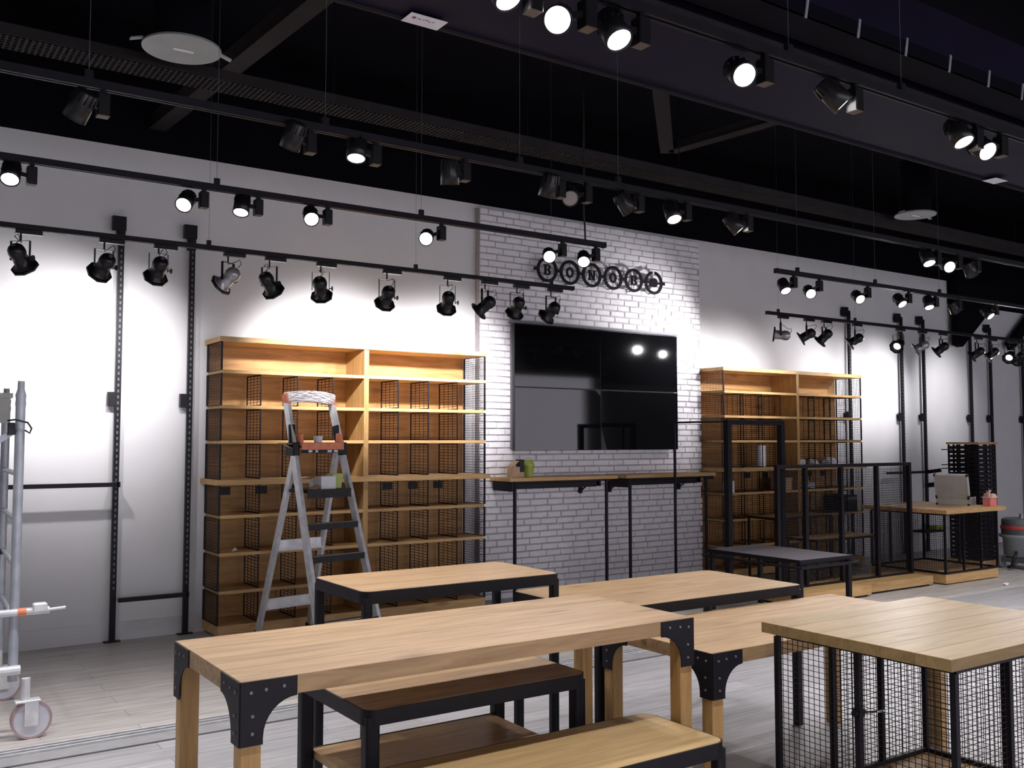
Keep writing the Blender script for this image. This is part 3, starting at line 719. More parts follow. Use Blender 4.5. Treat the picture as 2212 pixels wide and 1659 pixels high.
t = mesh_table(3.10, 4.25, -6.035, -5.20, 0.80, 'oak-topped table on a black wire cage in the right foreground', (3.17, 3.52, 3.86, 4.20), (-6.0, -5.61, -5.225), 0.085, open_corner=True)
MB().box(0.055, 0.085, 0.41, 0.44, 0.50, 0.53).tube((0.04, 0.425, 0.515), (0.10, 0.425, 0.515), 0.012, 12).tube((0.10, 0.425, 0.512), (0.16, 0.41, 0.508), 0.004, 8).build('latch', M['steel'], t)
MB().tube((0.16, 0.41, 0.508), (0.20, 0.40, 0.507), 0.0045, 8).build('latch_pin', M['alu'], t)
mesh_table(9.55, 10.73, -2.08, -1.02, 0.80, 'far oak-topped table on a black wire cage with an open case on it', (9.64, 9.99, 10.33, 10.66), (-2.0, -1.55, -1.10), 0.11, 'oak')

# ---------------------------------------------------------------- garment rack and mesh gondola
t = thing('garment_rack', 'tall black steel garment rack left of the far shelf unit', 'rack', (7.03, -1.35, 0))
for x in (0.0, 0.78): MB().box(x - 0.028, x + 0.028, -0.028, 0.028, 0, 1.70).build('post', M['steel'], t)
MB().box(-0.028, 0.808, -0.028, 0.028, 1.7002, 1.745).build('top_bar', M['steel'], t)
for x in (0.0,): MB().tube((x, 0.74, 0), (x, 0.74, 1.74), 0.015, 10).build('rear_post', M['steel'], t)
MB().tube((0.0, 0.028, 1.73), (0.0, 0.74, 1.73), 0.009, 8).build('side_bar', M['steel'], t)
MB().box(-0.02, 0.02, 0.03, 0.72, 0.0, 0.03).build('floor_bar', M['steel'], t)

t = thing('mesh_gondola', 'black wire mesh display stand on oak plinths before the far shelf unit', 'display stand', (7.33, -1.70, 0))
GX = [0.0, 0.41, 0.97, 1.56, 2.14]
for x in GX[1:]: MB().box(x - 0.02, x + 0.02, -0.02, 0.02, 0.105, 1.27).build('post', M['steel'], t)
MB().box(GX[0] - 0.02, GX[0] + 0.02, -0.02, 0.02, 0.105, 1.27).build('post', M['steel'], t)
MB().box(-0.02, 2.16, -0.02, 0.02, 1.2702, 1.305).build('top_bar', M['steel'], t)
MB().box(0.0, 2.14, -0.012, 0.012, 0.105, 0.125).build('bottom_bar', M['steel'], t)
for i in range(4):
    wme = wire_mb(GX[i + 1] - GX[i] - 0.04, 1.13, 0.025, 0.025, 0.003, 'xz')
    wme.build('wire_panel', M['wire'], t, (GX[i] + 0.02, 0.008, 0.132))
def plinth(x0, x1, y0, y1, label):
    t = thing('display_plinth', label, 'plinth', (x0, y0, 0), group='low oak plinths on the floor')
    MB().box(0.03, x1 - x0 - 0.03, 0.03, y1 - y0, 0, 0.02).build('shadow_gap', M['black_plastic'], t)
    n = 3
    for k in range(n):
        MB().bbox(0, x1 - x0, (y1 - y0) * k / n + 0.0005, (y1 - y0) * (k + 1) / n - 0.0005, 0.02, 0.105, 0.002).build('board', M['oak'], t)
plinth(7.20, 8.35, -2.0, -1.5, 'left low oak plinth, partly behind the low black display table')
plinth(8.37, 9.50, -1.94, -1.47, 'right low oak plinth under the mesh display stand')
def nest(x0, x1, y0, y1, H, z0, label):
    t = steel_table(x0, x1, y0, y1, H, label, 'oak', apron=0.025, leg=0.028, name='nesting_table', nplank=3, r=0.004)
    for ch in t.children:
        if ch.name.startswith('leg'):
            for v in ch.data.vertices:
                if v.co.z < 0.1: v.co.z = z0
    return t
nest(8.22, 9.18, -0.92, -0.50, 0.705, 0.0, 'taller black nesting table with oak top behind the mesh display stand')
nest(8.32, 9.39, -1.38, -0.96, 0.50, 0.0, 'lower black nesting table with oak top behind the mesh display stand')

# ---------------------------------------------------------------- tall perforated column
t = thing('perforated_column', 'tall square black perforated column with oak cap behind the far mesh table', 'display column', (11.2, -1.5, 0))
CW = 0.39
MB().bbox(-0.02, CW + 0.03, -0.03, CW + 0.03, 0.02, 0.09, 0.002).build('plinth', M['oak'], t)
MB().box(-0.015, CW + 0.015, -0.015, CW + 0.015, 1.495, 1.52).build('cap', M['oak'], t)
def perforated(w_, h_):
    m = MB(); nx, nz = 3, 26; dz = h_ / nz; dx = w_ / nx
    for i in range(nz):
        z0 = i * dz
        m.box(0, w_, 0, 0.004, z0, z0 + dz * 0.66)
        for j in range(nx + 1):
            c = j * dx; m.box(max(0, c - 0.022), min(w_, c + 0.022), 0, 0.004, z0 + dz * 0.66, z0 + dz)
    return m
pm = perforated(CW, 1.40).mesh('perforated_panel', M['steel'])
link('perforated_panel', pm, t, (0, 0, 0.092)); link('perforated_panel', pm, t, (0, CW, 0.092))
link('perforated_panel', pm, t, (0, CW, 0.092), (0, 0, -PI / 2)); link('perforated_panel', pm, t, (CW, CW, 0.092), (0, 0, -PI / 2))
MB().box(0.14, 0.25, 0.14, 0.25, 0.092, 1.49).build('core_post', M['steel'], t)
for zz in (1.43, 1.245, 1.20):
    MB().tube((0.05, CW - 0.05, zz), (-0.22, CW - 0.05, zz), 0.006, 8).build('prong', M['steel'], t)

# open aluminium case and tub on the far table
t = thing('tool_case', 'open aluminium tool case with black corners on the far mesh table', 'case', (10.36, -1.46, 0.80), math.radians(-75)); t.scale = (0.78, 0.92, 0.92)
MB().box(0, 0.46, 0, 0.30, 0, 0.09).build('base_shell', M['greypaint'], t)
MB().box(0.0, 0.46, 0.002, 0.012, 0.092, 0.099).box(0.45, 0.46, 0, 0.3, 0.0, 0.099).build('trim', M['alu'], t)
for x in (0, 0.44):
    for zz in (0.0, 0.075): MB().box(x - 0.003, x + 0.023, -0.004, 0.02, zz, zz + 0.022).build('corner_cap', M['black_plastic'], t)
ld = MB().box(0, 0.46, 0, 0.05, 0, 0.29).build('lid', M['greypaint'], t, (0, -0.005, 0.093)); ld.rotation_euler = (math.radians(14), 0, 0)
MB().box(-0.004, 0.464, -0.004, 0.054, 0.28, 0.295).box(-0.004, 0.008, -0.004, 0.054, 0, 0.28).box(0.452, 0.464, -0.004, 0.054, 0, 0.28).build('lid_trim', M['alu'], ld)
for x in (-0.006, 0.442):
    for zz in (0.0, 0.272): MB().box(x, x + 0.024, -0.008, 0.056, zz, zz + 0.026).build('corner_cap', M['black_plastic'], ld)
t = thing('plastic_tub', 'pinkish red plastic tub beside the open tool case', 'tub', (10.56, -2.0, 0.80))
MB().bbox(0, 0.13, 0, 0.10, 0, 0.09, 0.008).build('body', M['pink'], t)
MB().box(-0.004, 0.134, -0.004, 0.104, 0.0901, 0.105).prism([(0.03, 0.105), (0.134, 0.105), (0.10, 0.14), (0.03, 0.14)], Mxz, 0, 0.1).build('lid', M['pinklid'], t)
MB().box(0.0, 0.026, 0.02, 0.05, 0.1051, 0.18).box(0.0, 0.06, 0.025, 0.045, 0.165, 0.18).build('spout', M['pinklid'], t)

# wet vacuum at the right edge
t = thing('wet_vacuum', 'grey wet vacuum cleaner with red band at the right edge', 'vacuum cleaner', (11.70, -1.72, 0))
MB().lathe([(0.15, 0.13), (0.19, 0.15), (0.20, 0.36), (0.215, 0.37)], 28).build('tank', M['mgrey'], t)
MB().lathe([(0.235, 0.37), (0.24, 0.38), (0.24, 0.40), (0.225, 0.405)], 28).build('rim', M['mgrey'], t)
MB().lathe([(0.212, 0.405), (0.216, 0.46), (0.216, 0.47)], 28).build('motor_base', M['dgrey'], t)
MB().lathe([(0.22, 0.47), (0.222, 0.475), (0.222, 0.505), (0.215, 0.51)], 28).build('red_band', M['red'], t)
MB().lathe([(0.212, 0.51), (0.21, 0.58), (0.18, 0.60), (0.02, 0.605)], 28).build('motor_head', M['dgrey'], t)
MB().path([(-0.12, -0.08, 0.60), (-0.10, -0.08, 0.64), (0.10, 0.05, 0.64), (0.12, 0.06, 0.60)], 0.014, 8).build('handle', M['mgrey'], t)
MB().bbox(-0.17, -0.02, -0.205, -0.16, 0.17, 0.31, 0.01).build('red_panel', M['red'], t)
MB().box(-0.19, 0.19, -0.15, 0.15, 0.075, 0.13).build('chassis', M['dgrey'], t)
for (x, y) in ((-0.14, -0.19), (0.16, -0.17), (-0.14, 0.17), (0.16, 0.17)):
    MB().tube((x, y - 0.02, 0.075), (x, y + 0.02, 0.075), 0.075, 20).tube((x, y - 0.028, 0.075), (x, y + 0.028, 0.075), 0.03, 12).build('wheel', M['mgrey'], t)
MB().path([(-0.2, -0.05, 0.2), (-0.30, -0.08, 0.16), (-0.33, -0.06, 0.05), (-0.30, 0.0, 0.03)], 0.018, 8).build('hose', M['black_plastic'], t)
tag(MB().add([(0, 0, 0.001), (0.09, 0.02, 0.012), (0.08, 0.07, 0.003), (0.01, 0.05, 0.02), (0.05, 0.03, 0.028)], [(0, 1, 4), (1, 2, 4), (2, 3, 4), (3, 0, 4), (0, 3, 2, 1)]).build('paper_scrap', M['white'], None, (10.13, -2.39, 0.0)), 'small white scrap lying on the open floor before the far mesh table', 'paper')

# ---------------------------------------------------------------- stepladder
t = thing('stepladder', 'tall aluminium stepladder with orange tray and paint marks before the shelf unit', 'ladder', (2.90, -1.0, 0), math.radians(11))
HZ = 1.50
def rail(sx, z0, z1, front):
    y = lambda z_: (-0.50 + 0.50 * z_ / HZ) if front else (0.45 - 0.45 * z_ / HZ)
    x = lambda z_: sx * (0.215 + 0.055 * (1 - z_ / HZ))
    if not front: x = lambda z_: sx * (0.185 + 0.05 * (1 - z_ / HZ))
    return (x(z0), y(z0), z0), (x(z1), y(z1), z1)
for s in (-1, 1):
    a, b = rail(s, 0.03, 1.86, True); MB().bar(a, b, 0.028, 0.062, (0, 1, 0)).build('front_rail', M['alu'], t)
    a, b = rail(s, 0.03, 1.46, False); MB().bar(a, b, 0.026, 0.055, (0, 1, 0)).build('rear_rail', M['alu'], t)
    a, b = rail(s, 0.0, 0.07, True); MB().bar(a, b, 0.036, 0.07, (0, 1, 0)).build('foot', M['black_plastic'], t)
    a, b = rail(s, 0.0, 0.07, False); MB().bar(a, b, 0.034, 0.062, (0, 1, 0)).build('foot', M['black_plastic'], t)
    m = MB().bbox(s * 0.215 - 0.03, s * 0.215 + 0.03, -0.055, 0.055, 1.43, 1.53, 0.008).bar((s * 0.215, 0.01, 1.52), (s * 0.203, 0.045, 1.66), 0.045, 0.05)
    m.build('hinge_cover', M['black_plastic'], t)
def step(z, mat='black_plastic'):
    y = -0.50 + 0.50 * z / HZ; hw = 0.215 + 0.055 * (1 - z / HZ) - 0.016
    MB().bbox(-hw, hw, y - 0.04, y + 0.045, z - 0.012, z, 0.002).box(-hw, hw, y - 0.045, y - 0.04, z - 0.045, z + 0.001).build('step', M[mat], t)
    MB().box(-hw, hw, y - 0.043, y - 0.005, z + 0.0003, z + 0.0022).build('tread', M['greypaint'], t)
for z_ in (0.24, 0.47, 0.70, 0.93): step(z_)
for z_ in (0.06,):
    MB().box(-0.25, 0.25, -0.51, -0.46, 0.05, 0.09).build('bottom_brace', M['alu'], t)
# platform with step and orange tray
MB().bbox(-0.195, 0.195, -0.17, 0.17, 1.155, 1.178, 0.003).box(-0.195, 0.195, -0.176, -0.17, 1.115, 1.18).build('platform', M['black_plastic'], t)
MB().bbox(-0.19, 0.19, -0.07, 0.09, 1.49, 1.505, 0.003).build('tray', M['black_plastic'], t)
m = MB().bbox(-0.19, 0.19, -0.085, -0.0705, 1.475, 1.53, 0.004).bbox(-0.19, -0.165, -0.07, 0.0, 1.5055, 1.60, 0.006).bbox(0.165, 0.19, -0.07, 0.0, 1.5055, 1.60, 0.006)
m.build('tray_edge', M['orange'], t)
MB().box(-0.19, 0.19, -0.075, -0.07, 1.45, 1.4745).build('tray_lip', M['black_plastic'], t)
for (x, w_) in ((-0.13, 0.03), (-0.07, 0.02), (0.04, 0.035), (0.10, 0.03)):
    MB().box(x, x + w_, -0.0865, -0.0752, 1.455, 1.472).build('paint_splash', M['foam'], t)
# top handle wrapped in crumpled white
rr = random.Random(5); bm = bmesh.new(); bmesh.ops.create_cube(bm, size=1)
bmesh.ops.subdivide_edges(bm, edges=bm.edges[:], cuts=11, use_grid_fill=True)
for v in bm.verts:
    x = v.co.x
    v.co = Vector((x * 0.42, v.co.y * 0.075 + rr.uniform(-1, 1) * 0.004, v.co.z * 0.085 + 0.022 * (1 - (2 * x) ** 2) + rr.uniform(-1, 1) * 0.003))
me = bpy.data.meshes.new('wrapped_handle'); bm.to_mesh(me); bm.free(); me.materials.append(M['foam'])
o = bpy.data.objects.new('wrapped_handle', me); col.objects.link(o); o.parent = t; o.location = (0, 0.115, 1.865)
for s in (-1, 1):
    MB().bar((s * 0.20, 0.105, 1.82), (s * 0.215, 0.12, 1.90), 0.03, 0.06, (0, 1, 0)).build('handle_end', M['orange'], t)
for z_ in (0.28, 0.74):
    y = 0.45 - 0.45 * z_ / HZ; hw = 0.185 + 0.05 * (1 - z_ / HZ)
    MB().box(-hw, hw, y - 0.012, y + 0.006, z_ - 0.035, z_ + 0.035).box(-hw, hw, y - 0.02, y + 0.008, z_ + 0.035, z_ + 0.042).box(-hw, hw, y - 0.02, y + 0.008, z_ - 0.042, z_ - 0.035).build('rear_brace', M['alu'], t)
for s in (-1, 1):
    MB().bar((s * 0.205, 0.16, 1.16), (s * 0.20, 0.105, 1.10), 0.012, 0.02).build('platform_arm', M['black_plastic'], t)
# things on the ladder
def onladder(name, label, cat, x, y, z):
    R_ = Matrix.Rotation(math.radians(11), 3, 'Z'); p = R_ @ Vector((x, y, z)) + Vector((2.90, -1.0, 0))
    return thing(name, label, cat, p, math.radians(11))
t = onladder('paper_cup', 'small white plastic cup on the orange ladder tray', 'cup', -0.02, -0.04, 1.5055)
MB().lathe([(0.026, 0), (0.036, 0.07), (0.038, 0.073), (0.036, 0.074), (0.024, 0.003)], 20).build('wall', M['white'], t)
MB().lathe([(0.0, 0.004), (0.022, 0.004)], 20).build('bottom', M['white'], t)
t = onladder('folded_card', 'piece of folded brown card sticking out left of the ladder tray', 'card', -0.30, 0.02, 1.5055)
MB().bar((0.0, 0, 0.02), (0.13, 0, 0.0), 0.10, 0.004).bar((0.0, 0, 0.02), (0.10, -0.03, -0.04), 0.06, 0.004).build('sheet', M['card'], t)
t = onladder('carton', 'open white cardboard carton on the ladder platform', 'box', 0.0, -0.09, 1.179)
MB().box(-0.06, 0.07, -0.06, 0.10, 0.0, 0.095).build('body', M['white'], t)
MB().bar((-0.06, 0.02, 0.095), (-0.14, 0.02, 0.075), 0.12, 0.003).bar((-0.06, -0.03, 0.03), (-0.13, -0.03, 0.0025), 0.08, 0.003).build('flap', M['card'], t)
t = onladder('plastic_tub', 'small lime green tub beside the white carton on the ladder', 'tub', 0.125, -0.06, 1.179)
MB().prism([(-0.035, 0), (0.035, 0), (0.043, 0.10), (-0.043, 0.10)], Mxz, -0.035, 0.035).build('body', M['green'], t)
MB().box(-0.047, 0.047, -0.04, 0.04, 0.1001, 0.112).build('lid', M['green'], t)

# ---------------------------------------------------------------- mobile scaffold at the left edge
t = thing('mobile_scaffold', 'galvanised mobile scaffold frame on castors at the left edge', 'scaffold', (0.69, -2.30, 0))
SX, SY = 0.03, 0.88
def post(x, y, z0, z1):
    m = MB().lathe([(0.024, z0), (0.024, z1 - 0.14), (0.027, z1 - 0.12), (0.024, z1 - 0.10), (0.027, z1 - 0.075), (0.018, z1 - 0.045), (0.0165, z1)], 16, Matrix.Translation((x, y, 0)))
    m.build('post', M['galv'], t)
post(0, 0, 0.30, 1.86); post(SX, SY, 0.30, 1.86); post(-1.5, 0, 0.3, 1.86); post(SX - 1.5, SY, 0.3, 1.86)
for zz in (0.62, 0.89, 1.13, 1.37):
    for x in (0, -1.5): MB().tube((x, 0.02, zz), (x + SX, SY - 0.02, zz), 0.014, 10).build('rung', M['galv'], t)
MB().tube((-1.6, -0.03, 0.655), (0.16, -0.03, 0.655), 0.019, 12).build('guard_rail', M['alu'], t)
MB().tube((0.15, -0.03, 0.655), (0.24, -0.03, 0.66), 0.008, 8).bbox(0.08, 0.15, -0.055, -0.005, 0.655, 0.695, 0.006).build('rail_hook', M['alu'], t)
MB().tube((0.01, -0.03, 0.655), (0.05, -0.03, 0.655), 0.021, 12).build('orange_sleeve', M['orange'], t)
MB().tube((-1.6, -0.03, 0.36), (0.03, -0.03, 0.36), 0.025, 12).build('bottom_rail', M['alu'], t)
MB().bar((-0.02, 0.03, 1.60), (-0.5, 0.03, 1.25), 0.03, 0.03).build('brace', M['galv'], t)
MB().bbox(-0.9, 0.04, 0.80, 0.84, 1.65, 1.80, 0.004).box(-0.9, 0.055, 0.79, 0.85, 1.80, 1.83).build('toe_board', M['greypaint'], t)
MB().path([(-0.06, -0.02, 1.65), (-0.03, -0.05, 1.655), (0.03, -0.05, 1.64), (0.05, -0.04, 1.61), (0.042, -0.04, 1.585), (0.02, -0.03, 1.60)], 0.005, 8).bbox(-0.06, -0.026, -0.03, 0.0, 1.575, 1.64, 0.004).build('clamp', M['black_plastic'], t)
MB().tube((-0.08, 0.30, 0.93), (-0.04, 0.30, 0.95), 0.025, 10).build('black_knob', M['black_plastic'], t)
def castor(x, y):
    m = MB().tube((x, y, 0.20), (x, y, 0.31), 0.022, 12).bbox(x - 0.05, x + 0.07, y - 0.035, y + 0.035, 0.19, 0.20, 0.002)
    c = m.build('castor', M['alu'], t)
    MB().box(x - 0.005, x + 0.06, y - 0.034, y - 0.029, 0.07, 0.19).box(x - 0.005, x + 0.06, y + 0.029, y + 0.034, 0.07, 0.19).build('fork', M['alu'], c)
    MB().ring(0.098, 0.086, Matrix(((1, 0, 0, x + 0.03), (0, 0, 1, y), (0, 1, 0, 0.098), (0, 0, 0, 1))), -0.024, 0.024, 32).build('tyre', M['tyre'], c)
    MB().tube((x + 0.03, y - 0.022, 0.098), (x + 0.03, y + 0.022, 0.098), 0.086, 28).tube((x + 0.03, y - 0.028, 0.098), (x + 0.03, y + 0.028, 0.098), 0.025, 12).build('wheel', M['wheel'], c)
castor(0.06, -0.02); castor(SX, SY); castor(-1.5, 0); castor(SX - 1.5, SY)

# ================================================================ lighting tracks and lamps
# (x, y, z of the can, then its beam direction)
CANS = [
    (0.771, -1.42, 2.664, 0.471, 0.549, -0.691),
    (1.253, -1.42, 2.665, -0.252, 0.809, -0.531),
    (1.591, -1.42, 2.675, -0.08, 0.755, -0.651),
    (2.054, -1.42, 2.657, -0.475, 0.658, -0.584),
    (2.349, -1.42, 2.649, 0.707, 0.009, -0.707),
    (2.736, -1.42, 2.651, 0.4, 0.623, -0.672),
    (3.272, -1.42, 2.633, 0.101, 0.757, -0.646),
    (3.806, -1.42, 2.637, 0.247, 0.698, -0.672),
    (4.158, -1.42, 2.636, -0.453, 0.672, -0.586),
    (4.473, -1.42, 2.649, 0.075, 0.697, -0.713),
    (4.825, -1.42, 2.641, -0.179, 0.779, -0.601),
    (7.893, -1.3, 2.641, -0.664, 0.736, 0.131),
    (8.307, -1.3, 2.66, -0.533, 0.691, -0.488),
    (8.599, -1.3, 2.662, -0.249, 0.706, -0.664),
    (9.132, -1.3, 2.656, -0.51, 0.678, -0.53),
    (9.94, -1.3, 2.652, -0.888, -0.212, -0.409),
    (10.376, -1.3, 2.651, -0.552, 0.701, -0.451),
    (10.802, -1.3, 2.652, -0.25, 0.774, -0.582),
    (11.586, -1.3, 2.635, -0.209, 0.819, -0.535),
    (11.923, -1.3, 2.644, -0.436, 0.636, -0.637),
    (12.36, -1.3, 2.638, -0.874, -0.242, -0.421),
    (12.57, -1.3, 2.621, 0.269, 0.767, -0.582),
]
# (x, y, z of the lens, the way it faces, 1 lit / 0 unlit / 2 pale)
SPOTS = [
    (0.531, -3.0, 2.756, -0.14, -0.575, -0.806, 1),
    (1.321, -3.0, 2.746, -0.441, -0.649, -0.619, 1),
    (1.618, -3.0, 2.746, -0.223, -0.329, -0.918, 1),
    (2.014, -3.0, 2.763, -0.221, -0.777, -0.589, 1),
    (2.733, -3.0, 2.74, -0.51, -0.75, -0.421, 1),
    (3.644, -3.0, 2.731, -0.483, -0.768, -0.42, 1),
    (3.926, -3.0, 2.727, -0.483, -0.661, -0.575, 1),
    (5.94, -3.0, 2.709, -0.196, -0.536, -0.821, 1),
    (6.24, -3.0, 2.713, -0.491, -0.722, -0.488, 1),
    (6.876, -3.0, 2.721, -0.348, -0.754, -0.557, 1),
    (7.466, -3.0, 2.726, -0.126, -0.648, -0.751, 1),
    (7.868, -3.0, 2.729, -0.252, -0.371, -0.894, 1),
    (8.278, -3.0, 2.743, 0.59, 0.019, -0.807, 0),
    (8.877, -3.0, 2.723, 0.017, -0.687, -0.727, 1),
    (0.603, -4.2, 2.744, -0.326, 0.52, -0.79, 0),
    (1.423, -4.2, 2.776, -0.137, 0.516, -0.846, 0),
    (1.723, -4.2, 2.758, -0.166, -0.244, -0.956, 1),
    (2.191, -4.2, 2.74, 0.144, 0.212, -0.966, 0),
    (2.738, -4.2, 2.764, -0.006, 0.431, -0.902, 0),
    (2.887, -4.2, 2.751, -0.491, -0.722, -0.488, 2),
    (3.283, -4.2, 2.762, 0.603, -0.112, -0.79, 0),
    (3.597, -4.2, 2.737, -0.128, -0.456, -0.881, 1),
    (4.11, -4.2, 2.742, 0.498, -0.405, -0.767, 1),
    (5.966, -4.2, 2.744, -0.19, -0.414, -0.89, 1),
    (6.209, -4.2, 2.746, -0.51, -0.75, -0.421, 1),
    (6.486, -4.2, 2.738, 0.59, 0.019, -0.807, 0),
    (1.438, -5.8, 2.761, 0.123, -0.508, -0.853, 1),
    (1.604, -5.8, 2.746, -0.615, -0.64, -0.461, 1),
    (1.836, -5.8, 2.742, -0.009, -0.54, -0.842, 1),
    (2.379, -5.8, 2.754, -0.348, -0.754, -0.557, 1),
    (2.898, -5.8, 2.758, 0.529, -0.429, -0.732, 1),
    (3.673, -5.8, 2.757, -0.033, -0.46, -0.887, 1),
    (3.851, -5.8, 2.75, -0.261, -0.749, -0.609, 1),
]

TZ = 2.86
def track(x0, x1, y, label, wires, thick_at=None):
    t = thing('lighting_track', label, 'track', (x0, y, TZ))
    MB().box(0, x1 - x0, -0.017, -0.006, -0.016, 0.016).box(0, x1 - x0, 0.006, 0.017, -0.016, 0.016).box(0, x1 - x0, -0.0175, 0.0175, 0.004, 0.0165).build('profile', M['steel'], t)
    for e_ in (0, x1 - x0): MB().box(e_ - 0.008, e_ + 0.008, -0.019, 0.019, -0.018, 0.018).build('end_cap', M['steel'], t)
    for x in wires:
        MB().tube((x - x0, 0, 0.035), (x - x0, 0, CEIL - TZ), 0.0011, 4).build('suspension_wire', M['dgrey'], t)
        MB().box(x - x0 - 0.014, x - x0 + 0.014, -0.01, 0.01, 0.017, 0.05).build('wire_clip', M['steel'], t)
    return t
track(-2.6, 5.06, -1.42, 'lower left lighting track carrying eleven theatre cans', [0.2, 1.92, 3.52, 4.83])
t = track(-2.6, 4.10, -3.0, 'upper left lighting track with round spots, ending before the ring sign', [1.49, 2.70])
MB().path([(6.54, 0, 0.017), (6.545, 0.01, 0.10), (6.52, -0.01, 0.2), (6.53, 0, 0.5), (6.53, 0, CEIL - TZ)], 0.006, 8).build('feed_cable', M['black_plastic'], t)
track(7.69, 15.4, -1.3, 'lower right lighting track with cans in front of the far uprights', [7.86, 9.14])
track(5.83, 14.5, -3.0, 'upper right lighting track with round spots right of the ring sign', [6.08, 7.08, 8.03])
track(-2.8, 12.6, -4.2, 'lighting track under the ceiling duct, its spots mostly unlit', [0.65, 1.58, 2.58, 3.2])
track(-2.4, 12.2, -5.8, 'nearest lighting track, running across the top of the view', [2.6, 3.25])
track(-2.0, 14.0, -8.6, 'added lighting track behind the photographer, parallel to the others', [1.0, 4.0, 8.0])  # unseen track, added to carry extra spots

ORD = ['first', 'second', 'third', 'fourth', 'fifth', 'sixth', 'seventh', 'eighth', 'ninth', 'tenth', 'eleventh', 'twelfth', 'thirteenth', 'fourteenth']

def spot_light(parent, loc, d, watts, angle, blend, size=0.03, color=(1, 0.965, 0.985)):
    ld = bpy.data.lights.new('lamp_light', 'SPOT'); ld.energy = watts; ld.spot_size = math.radians(angle); ld.spot_blend = blend
    ld.shadow_soft_size = size; ld.color = color
    lo = bpy.data.objects.new('lamp_light', ld); col.objects.link(lo); lo.parent = parent; lo.location = loc
    lo.rotation_euler = Vector(d).to_track_quat('-Z', 'Y').to_euler()
    return lo

# --- theatre can (meshes modelled along +z = beam direction, shared by all)
can_body = MB().lathe([(0.0, -0.098), (0.022, -0.096), (0.036, -0.088), (0.047, -0.074), (0.052, -0.052), (0.051, -0.03), (0.044, -0.015), (0.047, 0.0), (0.047, 0.055), (0.066, 0.057), (0.066, 0.06), (0.041, 0.06), (0.040, 0.0)], 28)
can_body_me = can_body.mesh('body', M['can']); can_body_silver = can_body.mesh('body', M['silver'])
m = MB()
oc = [(0.083 * math.cos(PI / 8 + k * PI / 4), 0.083 * math.sin(PI / 8 + k * PI / 4)) for k in range(8)]
ic = [(0.055 * math.cos(PI / 8 + k * PI / 4), 0.055 * math.sin(PI / 8 + k * PI / 4)) for k in range(8)]
v = [(*p, z_) for z_ in (0.062, 0.076) for P_ in (oc, ic) for p in P_]; f = []
for k in range(8):
    j = (k + 1) % 8; f += [(k, j, 16 + j, 16 + k), (8 + j, 8 + k, 24 + k, 24 + j), (k, 8 + k, 8 + j, j), (16 + k, 16 + j, 24 + j, 24 + k)]
m.add(v, f)
for a in range(3):
    c = a * 2 * PI / 3 + 0.5; m.bar((math.cos(c) * 0.045, math.sin(c) * 0.045, 0.055), (math.cos(c) * 0.066, math.sin(c) * 0.066, 0.066), 0.012, 0.004)
gel_me = m.mesh('gel_frame', M['can'])
canlens_me = MB().lathe([(0.0, 0.045), (0.040, 0.045)], 24).mesh('lens', M['lens'])
back_me = MB().lathe([(0.013, -0.100), (0.013, -0.094)], 12).mesh('rear_cap', M['dgrey'])
box_me = MB().bbox(-0.075, 0.075, -0.018, 0.018, -0.045, -0.017, 0.003).mesh('driver_box', M['can'])
def theatre_can(P, d, ytrack, label, group, silver=False, power=1.0, lit=True):
    P = Vector(P); d = Vector(d).normalized()
    t = thing('theatre_can', label, 'spotlight', (P.x, ytrack, TZ), group=group)
    base = Vector((P.x, ytrack, TZ)); C0 = P - base
    R_ = frame_to(d); T = Matrix.Translation(C0) @ R_
    link('driver_box', box_me, t, (0.045, 0, 0))
    b = link('body', can_body_silver if silver else can_body_me, t); b.matrix_local = T
    for nm, me_ in (('gel_frame', gel_me), ('rear_cap', back_me)):
        o = link(nm, me_, t); o.matrix_local = T
    if lit:
        o = link('lens', canlens_me, t); o.matrix_local = T
    # yoke: U of flat bar whose arms hold the can at its sides
    ax = d.cross(Vector((0, 0, 1))); ax = ax.normalized() if ax.length > 0.2 else Vector((1, 0, 0))
    a = C0 + ax * 0.062; c = C0 - ax * 0.062; top = max(C0.z + 0.105, -0.09)
    a2 = Vector((a.x, a.y, top)); c2 = Vector((c.x, c.y, top))
    m = MB().bar(a + Vector((0, 0, -0.012)), a2, 0.018, 0.003, ax).bar(c + Vector((0, 0, -0.012)), c2, 0.018, 0.003, ax).bar(a2, c2, 0.018, 0.003)
    m.tube(Vector((C0.x, C0.y, top)), (C0.x, 0, -0.045), 0.006, 8)
    y_ = m.build('yoke', M['can'], t)
    MB().tube(a, a + ax * 0.018, 0.004, 8).tube(a + ax * 0.018, a + ax * 0.026, 0.017, 12).build('knob', M['can'], y_)
    rear = C0 - d * 0.085 + Vector((0, 0, 0.03))
    pts = [Vector((C0.x, 0, -0.04)), Vector((C0.x + 0.004, 0.0, top - 0.01)), rear + Vector((0.0, 0, 0.035)), rear + Vector((0.018, -0.01, 0.05)), rear + Vector((0.03, -0.01, 0.02)), rear + Vector((0.012, 0, -0.005))]
    MB().path(pts, 0.0028, 6).build('cable', M['black_plastic'], t)
    if lit: spot_light(t, C0 + d * 0.082, Vector((d.x * 0.6, d.y, d.z * 0.42)), CAN_W * power, CAN_ANG, 1.0, 0.035)
    return t
CAN_ANG = 78
POW = {0: 0.72, 1: 0.9, 2: 0.9, 3: 0.75, 4: 0.9, 5: 1.1, 6: 1.2, 7: 1.2, 8: 1.3, 9: 1.4, 10: 1.2}
